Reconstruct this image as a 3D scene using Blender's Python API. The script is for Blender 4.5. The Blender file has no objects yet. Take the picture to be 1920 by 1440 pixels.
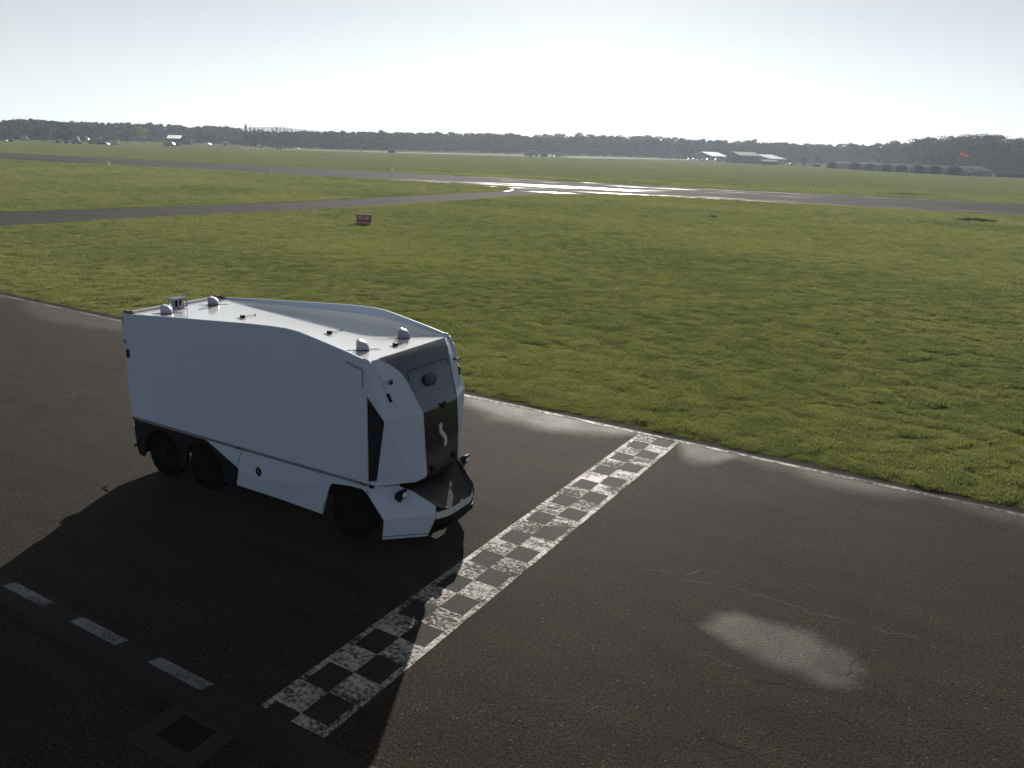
import bpy, bmesh, math, random
import numpy as np
from mathutils import Vector, Matrix
R = math.radians
PI = math.pi
random.seed(7)
rng = np.random.default_rng(11)
S = bpy.context.scene
COL = S.collection

# ------------------------------------------------------------------ camera
CH = 7.3                                   # drone height
F_PX, PITCH, ROLL, YAW = 1527.39, 0.285321, 0.035303, -0.527846
_cp, _sp = math.cos(PITCH), math.sin(PITCH)
FW = np.array([math.sin(YAW)*_cp, math.cos(YAW)*_cp, -_sp])
_rt = np.array([math.cos(YAW), -math.sin(YAW), 0.0]); _up = np.cross(_rt, FW)
RT = math.cos(ROLL)*_rt + math.sin(ROLL)*_up
UP = -math.sin(ROLL)*_rt + math.cos(ROLL)*_up
cd = bpy.data.cameras.new("camera"); cam = bpy.data.objects.new("camera", cd); COL.objects.link(cam)
cd.sensor_width = 36.0; cd.lens = F_PX/1920*36.0
cd.clip_start = 0.1; cd.clip_end = 20000
M = Matrix(((RT[0], UP[0], -FW[0], 0), (RT[1], UP[1], -FW[1], 0), (RT[2], UP[2], -FW[2], CH), (0, 0, 0, 1)))
cam.matrix_world = M
S.camera = cam

# ------------------------------------------------------------------ light
SUN_AZ, SUN_EL = R(-26.0), R(19.0)         # azimuth from +Y towards +X
W = bpy.data.worlds.new("World"); S.world = W; W.use_nodes = True
nt = W.node_tree; nt.nodes.clear()
sky = nt.nodes.new("ShaderNodeTexSky"); sky.sky_type = 'NISHITA'; sky.sun_disc = False
sky.sun_elevation = SUN_EL; sky.sun_rotation = SUN_AZ
sky.altitude = 50; sky.air_density = 0.6; sky.dust_density = 0.09; sky.ozone_density = 3.0
bg = nt.nodes.new("ShaderNodeBackground"); bg.inputs["Strength"].default_value = 0.064
out = nt.nodes.new("ShaderNodeOutputWorld")
hs = nt.nodes.new("ShaderNodeHueSaturation"); hs.inputs["Saturation"].default_value = 0.38
nt.links.new(sky.outputs[0], hs.inputs["Color"]); wb = nt.nodes.new("ShaderNodeMix"); wb.data_type = 'RGBA'; wb.blend_type = 'MULTIPLY'; wb.inputs[0].default_value = 1.0
wb.inputs[7].default_value = (1.06, 1.025, 0.92, 1)          # the camera's slightly warm white balance
nt.links.new(hs.outputs[0], wb.inputs[6]); nt.links.new(wb.outputs[2], bg.inputs[0]); nt.links.new(bg.outputs[0], out.inputs[0])
ld = bpy.data.lights.new("sun", 'SUN'); ld.energy = 5.0; ld.angle = R(0.5); ld.color = (1.0, 0.93, 0.82)
sun = bpy.data.objects.new("sun", ld); COL.objects.link(sun)
SV = Vector((math.sin(SUN_AZ)*math.cos(SUN_EL), math.cos(SUN_AZ)*math.cos(SUN_EL), math.sin(SUN_EL)))
sun.rotation_euler = SV.to_track_quat('Z', 'Y').to_euler(); sun.location = (0, 0, 60)
S.view_settings.view_transform = 'Standard'; S.view_settings.look = 'None'
S.view_settings.gamma = 1.0; S.view_settings.exposure = 0.55
S.cycles.use_denoising = True
S.cycles.max_bounces = 8; S.cycles.transparent_max_bounces = 8; S.cycles.volume_bounces = 1
try: S.cycles.sample_clamp_indirect = 4.0
except Exception: pass

# ------------------------------------------------------------------ helpers
def at(px, py, z=0.0):
    """surveyed position on the ground (z) of a point of the 1920x1440 photograph"""
    d = FW + (px-960)/F_PX*RT - (py-720)/F_PX*UP
    t = (z-CH)/d[2]
    return Vector((d[0]*t, d[1]*t, z))
def hor(px): return 272 + (px-960)*0.0353
def mpp(p):
    """metres per photo pixel at ground point p"""
    return float(np.dot(np.array([p[0], p[1], p[2]-CH]), FW))/F_PX

def tag(o, label=None, cat=None, group=None, kind=None):
    if label: o["label"] = label
    if cat: o["category"] = cat
    if group: o["group"] = group
    if kind: o["kind"] = kind
    return o
def empty(name, loc, rz=0.0):
    o = bpy.data.objects.new(name, None); COL.objects.link(o)
    o.location = loc; o.rotation_euler = (0, 0, rz); o.empty_display_size = 0.2
    return o
class MB:
    def __init__(s): s.bm = bmesh.new()
    def poly(s, pts):
        vs = [s.bm.verts.new(p) for p in pts]
        return s.bm.faces.new(vs)
    def box(s, c, d, rz=0, ry=0, rx=0, taper=1.0):
        m = Matrix.Translation(c) @ Matrix.Rotation(rz, 4, 'Z') @ Matrix.Rotation(ry, 4, 'Y') @ Matrix.Rotation(rx, 4, 'X')
        vs = []
        for z in (-.5, .5):
            k = taper if z > 0 else 1.0
            for x, y in ((-.5, -.5), (.5, -.5), (.5, .5), (-.5, .5)):
                vs.append(s.bm.verts.new(m @ Vector((x*d[0]*k, y*d[1]*k, z*d[2]))))
        for f in ((3, 2, 1, 0), (4, 5, 6, 7), (0, 1, 5, 4), (1, 2, 6, 5), (2, 3, 7, 6), (3, 0, 4, 7)):
            s.bm.faces.new([vs[i] for i in f])
        return s
    def prism(s, prof, y0, y1, axis='y', m=None):
        """extrude a profile (x,z) from y0 to y1; axis picks the extrusion axis"""
        def P(a, b, t):
            v = {'y': Vector((a, t, b)), 'x': Vector((t, a, b)), 'z': Vector((a, b, t))}[axis]
            return m @ v if m else v
        A = [s.bm.verts.new(P(a, b, y0)) for a, b in prof]; B = [s.bm.verts.new(P(a, b, y1)) for a, b in prof]
        n = len(prof)
        s.bm.faces.new(A); s.bm.faces.new(B[::-1])
        for i in range(n): s.bm.faces.new([A[i], B[i], B[(i+1) % n], A[(i+1) % n]])
        return s
    def tube(s, a, b, r0, r1=None, n=8, caps=True):
        r1 = r0 if r1 is None else r1
        a = Vector(a); b = Vector(b); q = (b-a).to_track_quat('Z', 'Y')
        A = []; B = []
        for i in range(n):
            t = 2*PI*i/n; v = Vector((math.cos(t), math.sin(t), 0))
            A.append(s.bm.verts.new(a + q @ (v*r0))); B.append(s.bm.verts.new(b + q @ (v*r1)))
        for i in range(n): s.bm.faces.new([A[i], A[(i+1) % n], B[(i+1) % n], B[i]])
        if caps: s.bm.faces.new(A[::-1]); s.bm.faces.new(B)
        return s
    def lathe(s, prof, c, axis='y', n=28):
        """revolve (r, t) profile about axis through c"""
        rings = []
        for r, t in prof:
            ring = []
            for i in range(n):
                a = 2*PI*i/n
                u, v = r*math.cos(a), r*math.sin(a)
                p = {'y': (u, t, v), 'z': (u, v, t), 'x': (t, u, v)}[axis]
                ring.append(s.bm.verts.new(Vector(c)+Vector(p)))
            rings.append(ring)
        for k in range(len(rings)-1):
            for i in range(n):
                s.bm.faces.new([rings[k][i], rings[k][(i+1) % n], rings[k+1][(i+1) % n], rings[k+1][i]])
        s.bm.faces.new(rings[0][::-1]); s.bm.faces.new(rings[-1])
        return s
    def build(s, name, mat, parent=None, smooth=False, bevel=0, loc=None, seg=2):
        bmesh.ops.recalc_face_normals(s.bm, faces=s.bm.faces)
        me = bpy.data.meshes.new(name); s.bm.to_mesh(me); s.bm.free()
        me.materials.append(mat)
        if smooth: me.shade_smooth()
        o = bpy.data.objects.new(name, me); COL.objects.link(o)
        if parent: o.parent = parent
        if loc is not None: o.location = loc
        if bevel:
            b = o.modifiers.new("bevel", 'BEVEL'); b.width = bevel; b.segments = seg
            b.limit_method = 'ANGLE'; b.angle_limit = R(12); b.harden_normals = False
        return o
def np_mesh(name, verts, faces, mat, n=4):
    verts = np.asarray(verts, np.float32); faces = np.asarray(faces, np.int32)
    me = bpy.data.meshes.new(name)
    me.vertices.add(len(verts)); me.vertices.foreach_set("co", verts.ravel())
    me.loops.add(faces.size); me.loops.foreach_set("vertex_index", faces.ravel())
    me.polygons.add(len(faces)); me.polygons.foreach_set("loop_start", np.arange(0, faces.size, n, dtype=np.int32))
    me.polygons.foreach_set("loop_total", np.full(len(faces), n, np.int32))
    me.update(calc_edges=True); me.validate()
    if mat: me.materials.append(mat)
    return me
def link(name, me, parent=None):
    o = bpy.data.objects.new(name, me); COL.objects.link(o)
    if parent: o.parent = parent
    return o

# ------------------------------------------------------------------ materials
class N:
    """thin wrapper over a node tree"""
    def __init__(s, name):
        s.m = bpy.data.materials.new(name); s.m.use_nodes = True
        s.t = s.m.node_tree; s.t.nodes.clear()
        s.o = s.t.nodes.new("ShaderNodeOutputMaterial")
    def n(s, k, **kw):
        x = s.t.nodes.new("ShaderNode"+k)
        for a, b in kw.items(): setattr(x, a, b)
        return x
    def l(s, a, b): s.t.links.new(a, b)
    def set(s, node, key, v):
        if isinstance(v, bpy.types.NodeSocket): s.l(v, node.inputs[key])
        else: node.inputs[key].default_value = v
    def pos(s): return s.n("NewGeometry").outputs["Position"]
    def obj(s): return s.n("TexCoord").outputs["Object"]
    def mapp(s, v, scale=(1, 1, 1), rot=(0, 0, 0), loc=(0, 0, 0)):
        x = s.n("Mapping"); s.l(v, x.inputs[0]); x.inputs["Scale"].default_value = scale
        x.inputs["Rotation"].default_value = rot; x.inputs["Location"].default_value = loc
        return x.outputs[0]
    def noise(s, v, scale, detail=2, rough=.5, dist=0):
        x = s.n("TexNoise"); s.l(v, x.inputs["Vector"]); x.inputs["Scale"].default_value = scale
        x.inputs["Detail"].default_value = detail; x.inputs["Roughness"].default_value = rough
        x.inputs["Distortion"].default_value = dist
        return x.outputs["Fac"]
    def vor(s, v, scale, feat='F1', outp="Distance"):
        x = s.n("TexVoronoi", feature=feat); s.l(v, x.inputs["Vector"]); x.inputs["Scale"].default_value = scale
        return x.outputs[outp]
    def ramp(s, f, stops):
        x = s.n("ValToRGB"); s.l(f, x.inputs[0]); e = x.color_ramp.elements
        while len(e) < len(stops): e.new(0.5)
        for k, (p, c) in zip(e, stops):
            k.position = p; k.color = (c, c, c, 1) if isinstance(c, (int, float)) else (*c, 1)
        return x.outputs[0]
    def mix(s, f, a, b, mode='MIX'):
        x = s.n("Mix", data_type='RGBA', blend_type=mode)
        s.set(x, 0, f)
        for k, v in ((6, a), (7, b)):
            if isinstance(v, bpy.types.NodeSocket): s.l(v, x.inputs[k])
            else: x.inputs[k].default_value = (*v, 1)
        return x.outputs[2]
    def math(s, op, a, b=0.0, clamp=False):
        x = s.n("Math", operation=op, use_clamp=clamp); s.set(x, 0, a); s.set(x, 1, b); return x.outputs[0]
    def attr(s, name, typ='GEOMETRY'):
        x = s.n("Attribute", attribute_name=name, attribute_type=typ); return x.outputs["Fac"]
    def bump(s, h, strength, dist=.02, normal=None):
        x = s.n("Bump"); s.l(h, x.inputs["Height"]); x.inputs["Strength"].default_value = strength
        x.inputs["Distance"].default_value = dist
        if normal: s.l(normal, x.inputs["Normal"])
        return x.outputs[0]
    def bsdf(s, color, rough=.5, spec=.5, metal=0, normal=None, coat=0):
        x = s.n("BsdfPrincipled")
        if isinstance(color, bpy.types.NodeSocket): s.l(color, x.inputs["Base Color"])
        else: x.inputs["Base Color"].default_value = (*color, 1)
        s.set(x, "Roughness", rough); s.set(x, "Specular IOR Level", spec); s.set(x, "Metallic", metal)
        if coat: x.inputs["Coat Weight"].default_value = coat; x.inputs["Coat Roughness"].default_value = .06
        if normal: s.l(normal, x.inputs["Normal"])
        return x.outputs[0]
    def out(s, sh): s.l(sh, s.o.inputs[0]); return s.m

def plain(name, col, rough=.5, spec=.5, metal=0, var=.06, scale=3.0, coat=0, bump=0):
    q = N(name); v = q.obj()
    f = q.noise(v, scale, 4, .6)
    c = q.mix(f, tuple(x*(1-var) for x in col), tuple(min(1, x*(1+var)) for x in col))
    rg = q.math('MULTIPLY_ADD', f, .12); q.t.nodes[-1].inputs[2].default_value = rough-.06
    nrm = q.bump(q.noise(v, scale*25, 2), bump, .005) if bump else None
    return q.out(q.bsdf(c, rg, spec, metal, nrm, coat))

def asphalt(q, dark=1.0, wet_attr=None):
    """returns (color, roughness, normal) of worn aggregate asphalt, world metres"""
    p = q.pos()
    big = q.noise(p, .22, 5, .6)
    mid = q.noise(q.mapp(p, (.5, 1.6, 1)), 1.1, 5, .62)
    fine = q.noise(p, 24, 4, .8)
    stone = q.vor(p, 48)
    c = q.mix(big, (.030*dark, .0218*dark, .0165*dark), (.064*dark, .0455*dark, .0335*dark))
    c = q.mix(q.ramp(mid, [(.35, 0.0), (.72, .7)]), c, (.088*dark, .063*dark, .046*dark))
    c = q.mix(q.ramp(fine, [(.40, .95), (.54, 0)]), c, (.007*dark, .007*dark, .0065*dark))
    c = q.mix(q.ramp(fine, [(.55, 0), (.68, .8)]), c, (.105*dark, .094*dark, .083*dark))
    fleck = q.vor(p, 26, 'F1', "Color")
    sep = q.n("SeparateColor"); q.l(fleck, sep.inputs[0])
    fk = q.math('MULTIPLY', q.math('GREATER_THAN', sep.outputs[0], .975), q.ramp(q.vor(p, 26), [(.25, 1), (.38, 0)]))
    c = q.mix(fk, c, (.19*dark, .17*dark, .15*dark))
    # hairline cracking, broken up
    wv = q.n("VectorMath", operation='ADD'); q.l(p, wv.inputs[0])
    nz = q.n("TexNoise"); q.l(p, nz.inputs["Vector"]); nz.inputs["Scale"].default_value = .9; nz.inputs["Detail"].default_value = 6
    sc = q.n("VectorMath", operation='SCALE'); q.l(nz.outputs["Color"], sc.inputs[0]); sc.inputs["Scale"].default_value = 1.6
    q.l(sc.outputs[0], wv.inputs[1])
    cr = q.vor(wv.outputs[0], .27, 'DISTANCE_TO_EDGE')
    crk = q.math('MULTIPLY', q.ramp(cr, [(.0015, 1), (.006, 0)]), q.ramp(q.noise(p, .35, 2), [(.5, 0), (.64, .45)]))
    c = q.mix(crk, c, (.006, .006, .006))
    h = q.math('ADD', q.math('MULTIPLY', fine, .6), q.math('MULTIPLY', stone, -.5))
    h = q.math('SUBTRACT', h, q.math('MULTIPLY', crk, 1.0))
    nrm = q.bump(h, .8, .016)
    rough = q.math('MULTIPLY_ADD', big, -.1); q.t.nodes[-1].inputs[2].default_value = .93
    wet = None
    if wet_attr:
        wet = q.ramp(q.math('ADD', q.attr(wet_attr), q.math('MULTIPLY_ADD', q.noise(p, 1.7, 5, .65), .5)), [(.30, 0), (.95, 1)])
        q.t.nodes  # (noise breaks the damp edge)
    return p, c, rough, nrm, wet

def mat_track():
    q = N("track_asphalt")
    p, c, r, nrm, _ = asphalt(q, .68)
    w = q.attr("damp")
    nb = q.math('SUBTRACT', q.math('ADD', q.math('MULTIPLY', q.noise(p, 1.1, 4, .6), .6), q.math('MULTIPLY', q.noise(p, 7, 5, .7), .4)), .5)
    w = q.ramp(q.math('ADD', w, q.math('MULTIPLY', nb, 1.1)), [(.12, 0), (1.15, 1)])
    r2 = q.math('SUBTRACT', r, q.math('MULTIPLY', w, .185))
    sp = q.math('ADD', q.math('MULTIPLY', w, .15), .08)
    return q.out(q.bsdf(c, r2, sp, 0, nrm))

def mat_runway(name="runway_asphalt", col=1.0):
    q = N(name)
    p = q.pos()
    ang = math.atan2(30.6, 132.0)                      # runway direction
    v = q.mapp(p, (.035, .8, 1), (0, 0, 0))
    rot = q.n("VectorRotate"); rot.rotation_type = 'Z_AXIS'; q.l(p, rot.inputs["Vector"]); rot.inputs["Angle"].default_value = -R(14.0)
    along = q.mapp(rot.outputs[0], (.016, .22, 1))
    n1 = q.noise(along, 1.0, 5, .6)
    n2 = q.noise(q.mapp(rot.outputs[0], (.04, .5, 1)), 1.3, 4, .55)
    c = q.mix(q.noise(p, .12, 5, .6), (.036*col, .034*col, .032*col), (.062*col, .058*col, .055*col))
    c = q.mix(q.ramp(n2, [(.4, 0), (.75, .5)]), c, (.085*col, .08*col, .075*col))
    pud = q.attr("puddle")
    k = q.ramp(q.math('ADD', q.math('MULTIPLY', n1, 1.25), pud), [(.86, 0), (1.12, 1)])
    r = q.mix(k, (.92, .92, .92), (.3, .3, .3))
    h = q.noise(p, 8, 3, .7)
    nrm = q.n("Bump"); q.l(h, nrm.inputs["Height"]); nrm.inputs["Distance"].default_value = .02
    q.l(q.math('MULTIPLY_ADD', k, -.42), nrm.inputs["Strength"]); q.t.nodes[-1].inputs[2].default_value = .45
    sp = q.math('ADD', q.math('MULTIPLY', k, .4), .12)
    sep = q.n("SeparateColor"); q.l(r, sep.inputs[0])
    sh = q.bsdf(c, sep.outputs[0], sp, 0, nrm.outputs[0])
    df = q.n("BsdfDiffuse"); q.l(c, df.inputs[0]); mx = q.n("MixShader")
    q.l(q.math('MULTIPLY_ADD', k, .42), mx.inputs[0]); q.t.nodes[-1].inputs[2].default_value = .42
    q.l(df.outputs[0], mx.inputs[1]); q.l(sh, mx.inputs[2])
    return q.out(mx.outputs[0])

def mat_paint(name, col=(.62, .6, .57), keep=.55, scale=9.0, edge=.10):
    """worn road paint: chipped back to the asphalt"""
    q = N(name)
    p, c, r, nrm, _ = asphalt(q, .6)
    chip = q.noise(p, scale, 7, .68)
    blot = q.noise(p, 1.1, 3, .55)
    streak = q.noise(q.mapp(p, (1.0, 9.0, 1)), 1.6, 4, .6)
    k = q.math('ADD', q.math('MULTIPLY', chip, .50), q.math('ADD', q.math('MULTIPLY', blot, .32), q.math('MULTIPLY', streak, .22)))
    f = q.ramp(k, [(keep-.05, 1), (keep+.05, 0)])
    dirt = q.noise(p, 3.2, 5, .6)
    pc = q.mix(dirt, tuple(x*.72 for x in col), col)
    c2 = q.mix(f, c, pc)
    rr = q.mix(f, (.9, .9, .9), (.6, .6, .6)); sep = q.n("SeparateColor"); q.l(rr, sep.inputs[0])
    return q.out(q.bsdf(c2, sep.outputs[0], .35, 0, nrm))

def mat_grassland():
    q = N("grass_ground")
    p = q.pos()
    big = q.noise(q.mapp(p, (1, .7, 1)), .035, 6, .6)
    mid = q.noise(p, .25, 6, .65)
    fine = q.noise(p, 2.2, 6, .7)
    c = q.mix(big, (.150, .178, .058), (.245, .230, .090))
    c = q.mix(q.ramp(mid, [(.36, .75), (.6, 0)]), c, (.105, .145, .045))
    c = q.mix(q.ramp(fine, [(.38, .6), (.58, 0)]), c, (.09, .115, .04))
    dry = q.ramp(q.noise(q.mapp(p, (.4, 1.6, 1)), .06, 5, .6), [(.52, 0), (.7, .6)])
    c = q.mix(dry, c, (.25, .205, .10))
    soil = q.attr("soil")
    c = q.mix(soil, c, (.03, .024, .019))
    h = q.math('ADD', q.math('MULTIPLY', mid, .8), fine)
    nrm = q.bump(h, .6, .12)
    d = q.n('BsdfDiffuse'); q.l(c, d.inputs[0]); q.l(nrm, d.inputs['Normal'])
    return q.out(d.outputs[0])

def mat_blades():
    q = N("grass_blades")
    p = q.pos()
    big = q.noise(p, .16, 5, .65)
    mid = q.noise(p, 1.3, 4, .6)
    c = q.mix(q.ramp(big, [(.36, 0), (.62, 1)]), (.094, .162, .036), (.205, .236, .060))
    c = q.mix(q.ramp(mid, [(.5, 0), (.72, .7)]), c, (.27, .25, .115))
    a = q.attr("dry", 'INSTANCER'); tone = q.attr("tone", 'INSTANCER')
    c = q.mix(a, c, (.27, .25, .115))
    c = q.mix(q.ramp(tone, [(0, 1), (.5, 0)]), c, (.034, .064, .018))
    c = q.mix(q.ramp(tone, [(.55, 0), (1, .9)]), c, (.30, .29, .088))
    d = q.n("BsdfPrincipled"); q.l(c, d.inputs["Base Color"]); d.inputs["Roughness"].default_value = .6; d.inputs["Specular IOR Level"].default_value = .15
    t = q.n("BsdfTranslucent"); q.l(q.mix(.5, c, (.22, .235, .075)), t.inputs[0])
    m = q.n("MixShader"); m.inputs[0].default_value = .50; q.l(d.outputs[0], m.inputs[1]); q.l(t.outputs[0], m.inputs[2])
    return q.out(m.outputs[0])

def mat_leaf(name, a, b, tr=.25):
    q = N(name); p = q.pos()
    f = q.noise(p, .35, 4, .6)
    c = q.mix(q.ramp(f, [(.35, 0), (.65, 1)]), a, b)
    big = q.ramp(q.noise(p, .03, 3, .5), [(.5, 0), (.7, .55)])
    c = q.mix(big, c, (b[0]*1.5, b[1]*1.1, b[2]*.9))
    d = q.bsdf(c, .7, .2)
    t = q.n("BsdfTranslucent"); q.l(c, t.inputs[0])
    m = q.n("MixShader"); m.inputs[0].default_value = tr; q.l(d, m.inputs[1]); q.l(t.outputs[0], m.inputs[2])
    return q.out(m.outputs[0])

def emis(name, col, st):
    q = N(name); e = q.n("Emission"); e.inputs[0].default_value = (*col, 1); e.inputs[1].default_value = st
    return q.out(e.outputs[0])
def mat_glass(name="dark_glass"):
    q = N(name); return q.out(q.bsdf((.012, .014, .016), .08, .6))

MT = mat_track(); MRW = mat_runway()
MG = mat_grassland(); MBL = mat_blades()
MWSHADE = plain("white_body_shaded", (.44, .53, .67), .55, .15, 0, .05, .8)  # same white as the roof, with the flank's blue shade put into the colour
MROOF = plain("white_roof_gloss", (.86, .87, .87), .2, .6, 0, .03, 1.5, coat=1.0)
MPANEL = plain("dark_gloss_panel", (.095, .105, .125), .24, .5, 1.0, .04, 2)
MBLACK = plain("black_plastic", (.005, .005, .006), .6, .18, 0, .1, 6)
MDECK = plain("black_gloss_deck", (.006, .006, .007), .36, .3, 0, .1, 3)
MRUB = plain("tyre_rubber", (.003, .003, .003), .9, .05, 0, .2, 12, bump=.3)
MRIM = plain("wheel_steel", (.005, .005, .006), .7, .1, 0, .1, 8)
MCHAS = plain("chassis_black", (.005, .005, .006), .8, .15, 0, .2, 5)
MSEAM = plain("seam_grey", (.16, .18, .22), .5, .4, 0, .08, 6)
MBAR = plain("bumper_bar_grey", (.52, .54, .58), .35, .5, 0, .05, 5)
MTAPE = plain("grey_tape", (.24, .27, .31), .6, .3, 0, .1, 9)
MAMB = plain("amber_lens", (.17, .055, .02), .25, .5, 0, .1, 8)
MRED = plain("red_lens", (.22, .03, .02), .25, .5, 0, .1, 8)
MLENS = plain("headlamp_lens", (.75, .85, .85), .1, .8, 0, .05, 20)
MFIN = plain("sensor_cover_shaded", (.25, .26, .34), .5, .2, 0, .03, 6)  # white covers and cage, their violet-grey shade put into the colour
MLOGO = plain("emblem_silver", (.55, .60, .68), .35, .5, .0, .03, 6)
MGLASS = mat_glass()

# ------------------------------------------------------------------ ground
def grid(name, xs, ys, z, mat, attrs=None, warp=None):
    X, Y = np.meshgrid(xs, ys, indexing='ij'); n, m = X.shape
    V = np.stack([X.ravel(), Y.ravel(), np.full(X.size, z)], 1)
    if warp: V = warp(V)
    i = np.arange(n*m).reshape(n, m)
    Fc = np.stack([i[:-1, :-1], i[1:, :-1], i[1:, 1:], i[:-1, 1:]], -1).reshape(-1, 4)
    me = np_mesh(name, V, Fc, mat)
    for k, fn in (attrs or {}).items():
        a = me.attributes.new(k, 'FLOAT', 'POINT'); a.data.foreach_set("value", fn(V).astype(np.float32))
    me.shade_smooth()
    return link(name, me)

EDGE = 20.05      # where the grass begins
def hash_noise(x, k=1.0, s=0):
    return (np.sin(x*k*1.7+s)+np.sin(x*k*4.1+s*2.3+1)+.6*np.sin(x*k*9.7+s*.7))/2.6
# one big ground sheet out to the horizon (finer near the camera)
lin = np.concatenate([-np.geomspace(6000, 150, 22), np.linspace(-140, 140, 113), np.geomspace(150, 6000, 22)])
def soil_fn(V):
    e = EDGE + .16*hash_noise(V[:, 0], .8)
    return np.clip((e+.25-V[:, 1])/.35, 0, 1)
lines_y = np.concatenate([-np.geomspace(6000, 30, 18), np.arange(-20, 19, 3.), np.arange(19, 24, .25), np.linspace(25, 180, 80), np.geomspace(190, 6000, 24)])
g = grid("ground", lin, lines_y, -.02, MG, {"soil": soil_fn}); tag(g, kind="structure")

# the race track, pit side to grass side
def ell(V, px, rx, ry, ang=0):
    c = at(*px); dx = V[:, 0]-c.x+.07*hash_noise(V[:, 1], 1.3, 1.0)+.03*hash_noise(V[:, 1], 7.0, 3.0); dy = V[:, 1]-c.y+.06*hash_noise(V[:, 0], 1.1, 2.0)+.03*hash_noise(V[:, 0], 6.0, .5)
    u = dx*math.cos(ang)+dy*math.sin(ang); w = -dx*math.sin(ang)+dy*math.cos(ang)
    d = (u/rx)**2 + (w/ry)**2
    return np.clip(1.25-.85*d, 0, .92)
def damp_fn(V):
    a = np.zeros(len(V))
    a = np.maximum(a, ell(V, (1400, 1185), .62, .55, R(10)))
    a = np.maximum(a, .95*ell(V, (1475, 1215), .78, .66, R(-10)))
    a = np.maximum(a, .85*ell(V, (1550, 1245), .60, .56, R(-30)))
    x, y = V[:, 0], V[:, 1]
    def strip(x0, x1, depth, k=1.0):
        t = np.clip((x-x0)/max(.1, (x1-x0)), 0, 1)
        d = 1.45*depth*np.sin(PI*t)**.6
        m = np.clip((y-(19.62-d))/1.0+.2, 0, .88)*((x > x0) & (x < x1))
        return m*k
    for s_ in ((-13.5, -7.2, 1.1, 1.0), (-6.3, -4.6, 1.05, 1.0), (-5.0, -2.8, .5, .8), (-3.9, -.2, .75, 1.0), (-.6, 4, .6, .9),
               (-36.5, -26.5, 1.3, 1.0), (-46, -36.8, 1.0, .9), (-26.5, -17, .5, .7)):
        a = np.maximum(a, strip(*s_))
    return a
tr = grid("race_track", np.linspace(-80, 30, 881), np.linspace(6.3, 19.72, 140), 0.0, MT, {"damp": damp_fn})
tag(tr, kind="structure")
# dark gravelly shoulder between the white line and the turf
def warp_sh(V):
    V = V.copy(); o = V[:, 1] > 19.9
    V[o, 1] += .13*hash_noise(V[o, 0], 1.3, 2.0)+.06*hash_noise(V[o, 0], 5.1, 1.0); return V
MSH = (lambda q: (lambda p: q.out(q.bsdf(q.mix(q.noise(p, 14, 5, .7), (.012, .010, .008), (.045, .037, .030)), .95, .05, 0, q.bump(q.noise(p, 30, 4, .7), .8, .03))))(q.pos()))(N("soil_shoulder"))
sh = grid("track_shoulder", np.linspace(-80, 30, 700), np.array([19.72, 19.9, 20.1]), -.004, MSH, None, warp_sh); tag(sh, kind="structure")
# pit lane on the near side
pl = grid("pit_lane", np.linspace(-80, 30, 160), np.linspace(-12, 5.72, 30), 0.0, MT, {"damp": lambda V: np.zeros(len(V))}); tag(pl, kind="structure")

# kerb: a low sloped strip, white blocks let into it
MKERB = plain("kerb_concrete", (.017, .017, .018), .85, .2, 0, .25, 3, bump=.4)
kb = MB(); kb.prism([(5.72, -.01), (5.72, .004), (5.80, .05), (6.0, .045), (6.22, .03), (6.3, .004), (6.3, -.01)], -80, 30, 'x')
k_o = kb.build("kerb", MKERB); tag(k_o, kind="structure")
MPW = mat_paint("kerb_paint", (.17, .185, .21), .57, 16)
kp = MB(); x0 = -13.13 - 1.866*30
while x0 < -7.9:
    a, b, c_ = (6.08, .0435), (6.22, .0340), (6.295, .0095)
    kp.poly([(x0, *a), (x0+1.12, *a), (x0+1.13, *b), (x0+.01, *b)]); kp.poly([(x0+.01, *b), (x0+1.13, *b), (x0+1.14, *c_), (x0+.02, *c_)]); x0 += 1.866
o = kp.build("kerb_blocks", MPW); tag(o, kind="structure")

# white line along the grass
MPL = mat_paint("line_paint", (.27, .27, .27), .51, 7)
lm = MB()
xs = np.arange(-80, 30, .5)
for a, b in zip(xs[:-1], xs[1:]):
    lm.poly([(a, 19.53, .004), (b, 19.53, .004), (b, 19.66, .004), (a, 19.66, .004)])
o = lm.build("edge_line", MPL); tag(o, kind="structure")

# chequered start line across the track
MCW = mat_paint("start_line_white", (.46, .435, .40), .51, 15)
MCB = (lambda q: (lambda a: q.out(q.bsdf(q.mix(.55, a[1], (.012, .012, .012)), .85, .25, 0, a[3])))(asphalt(q, .5)))(N("start_line_black"))
cw = MB(); cb = MB(); ce = MB()
XA, XB, YA, YB = -7.405, -6.265, 6.33, 19.5
cols = (XA+.105, (XA+XB)/2-.01, XB-.105)
ce.poly([(XA, YA, .004), (XA+.105, YA, .004), (XA+.105, YB, .004), (XA, YB, .004)])
ce.poly([(XB-.105, YA, .004), (XB, YA, .004), (XB, YB, .004), (XB-.105, YB, .004)])
step = .518; y = 18.95+step; k = 1; cells = []
while y > YA:
    for c_ in (0, 1):
        a, b = max(YA, y-step), min(y, YB)
        blackcell = (k + c_) % 2 == 0
        (cb if blackcell else cw).poly([(cols[c_], a, .004), (cols[c_+1], a, .004), (cols[c_+1], b, .004), (cols[c_], b, .004)])
    y -= step; k += 1
o = cw.build("start_line_white", MCW); tag(o, kind="structure")
o = ce.build("start_line_border", mat_paint("start_line_edge", (.44, .415, .38), .525, 13)); tag(o, kind="structure")
o = cb.build("start_line_black", MCB); tag(o, kind="structure")

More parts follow.
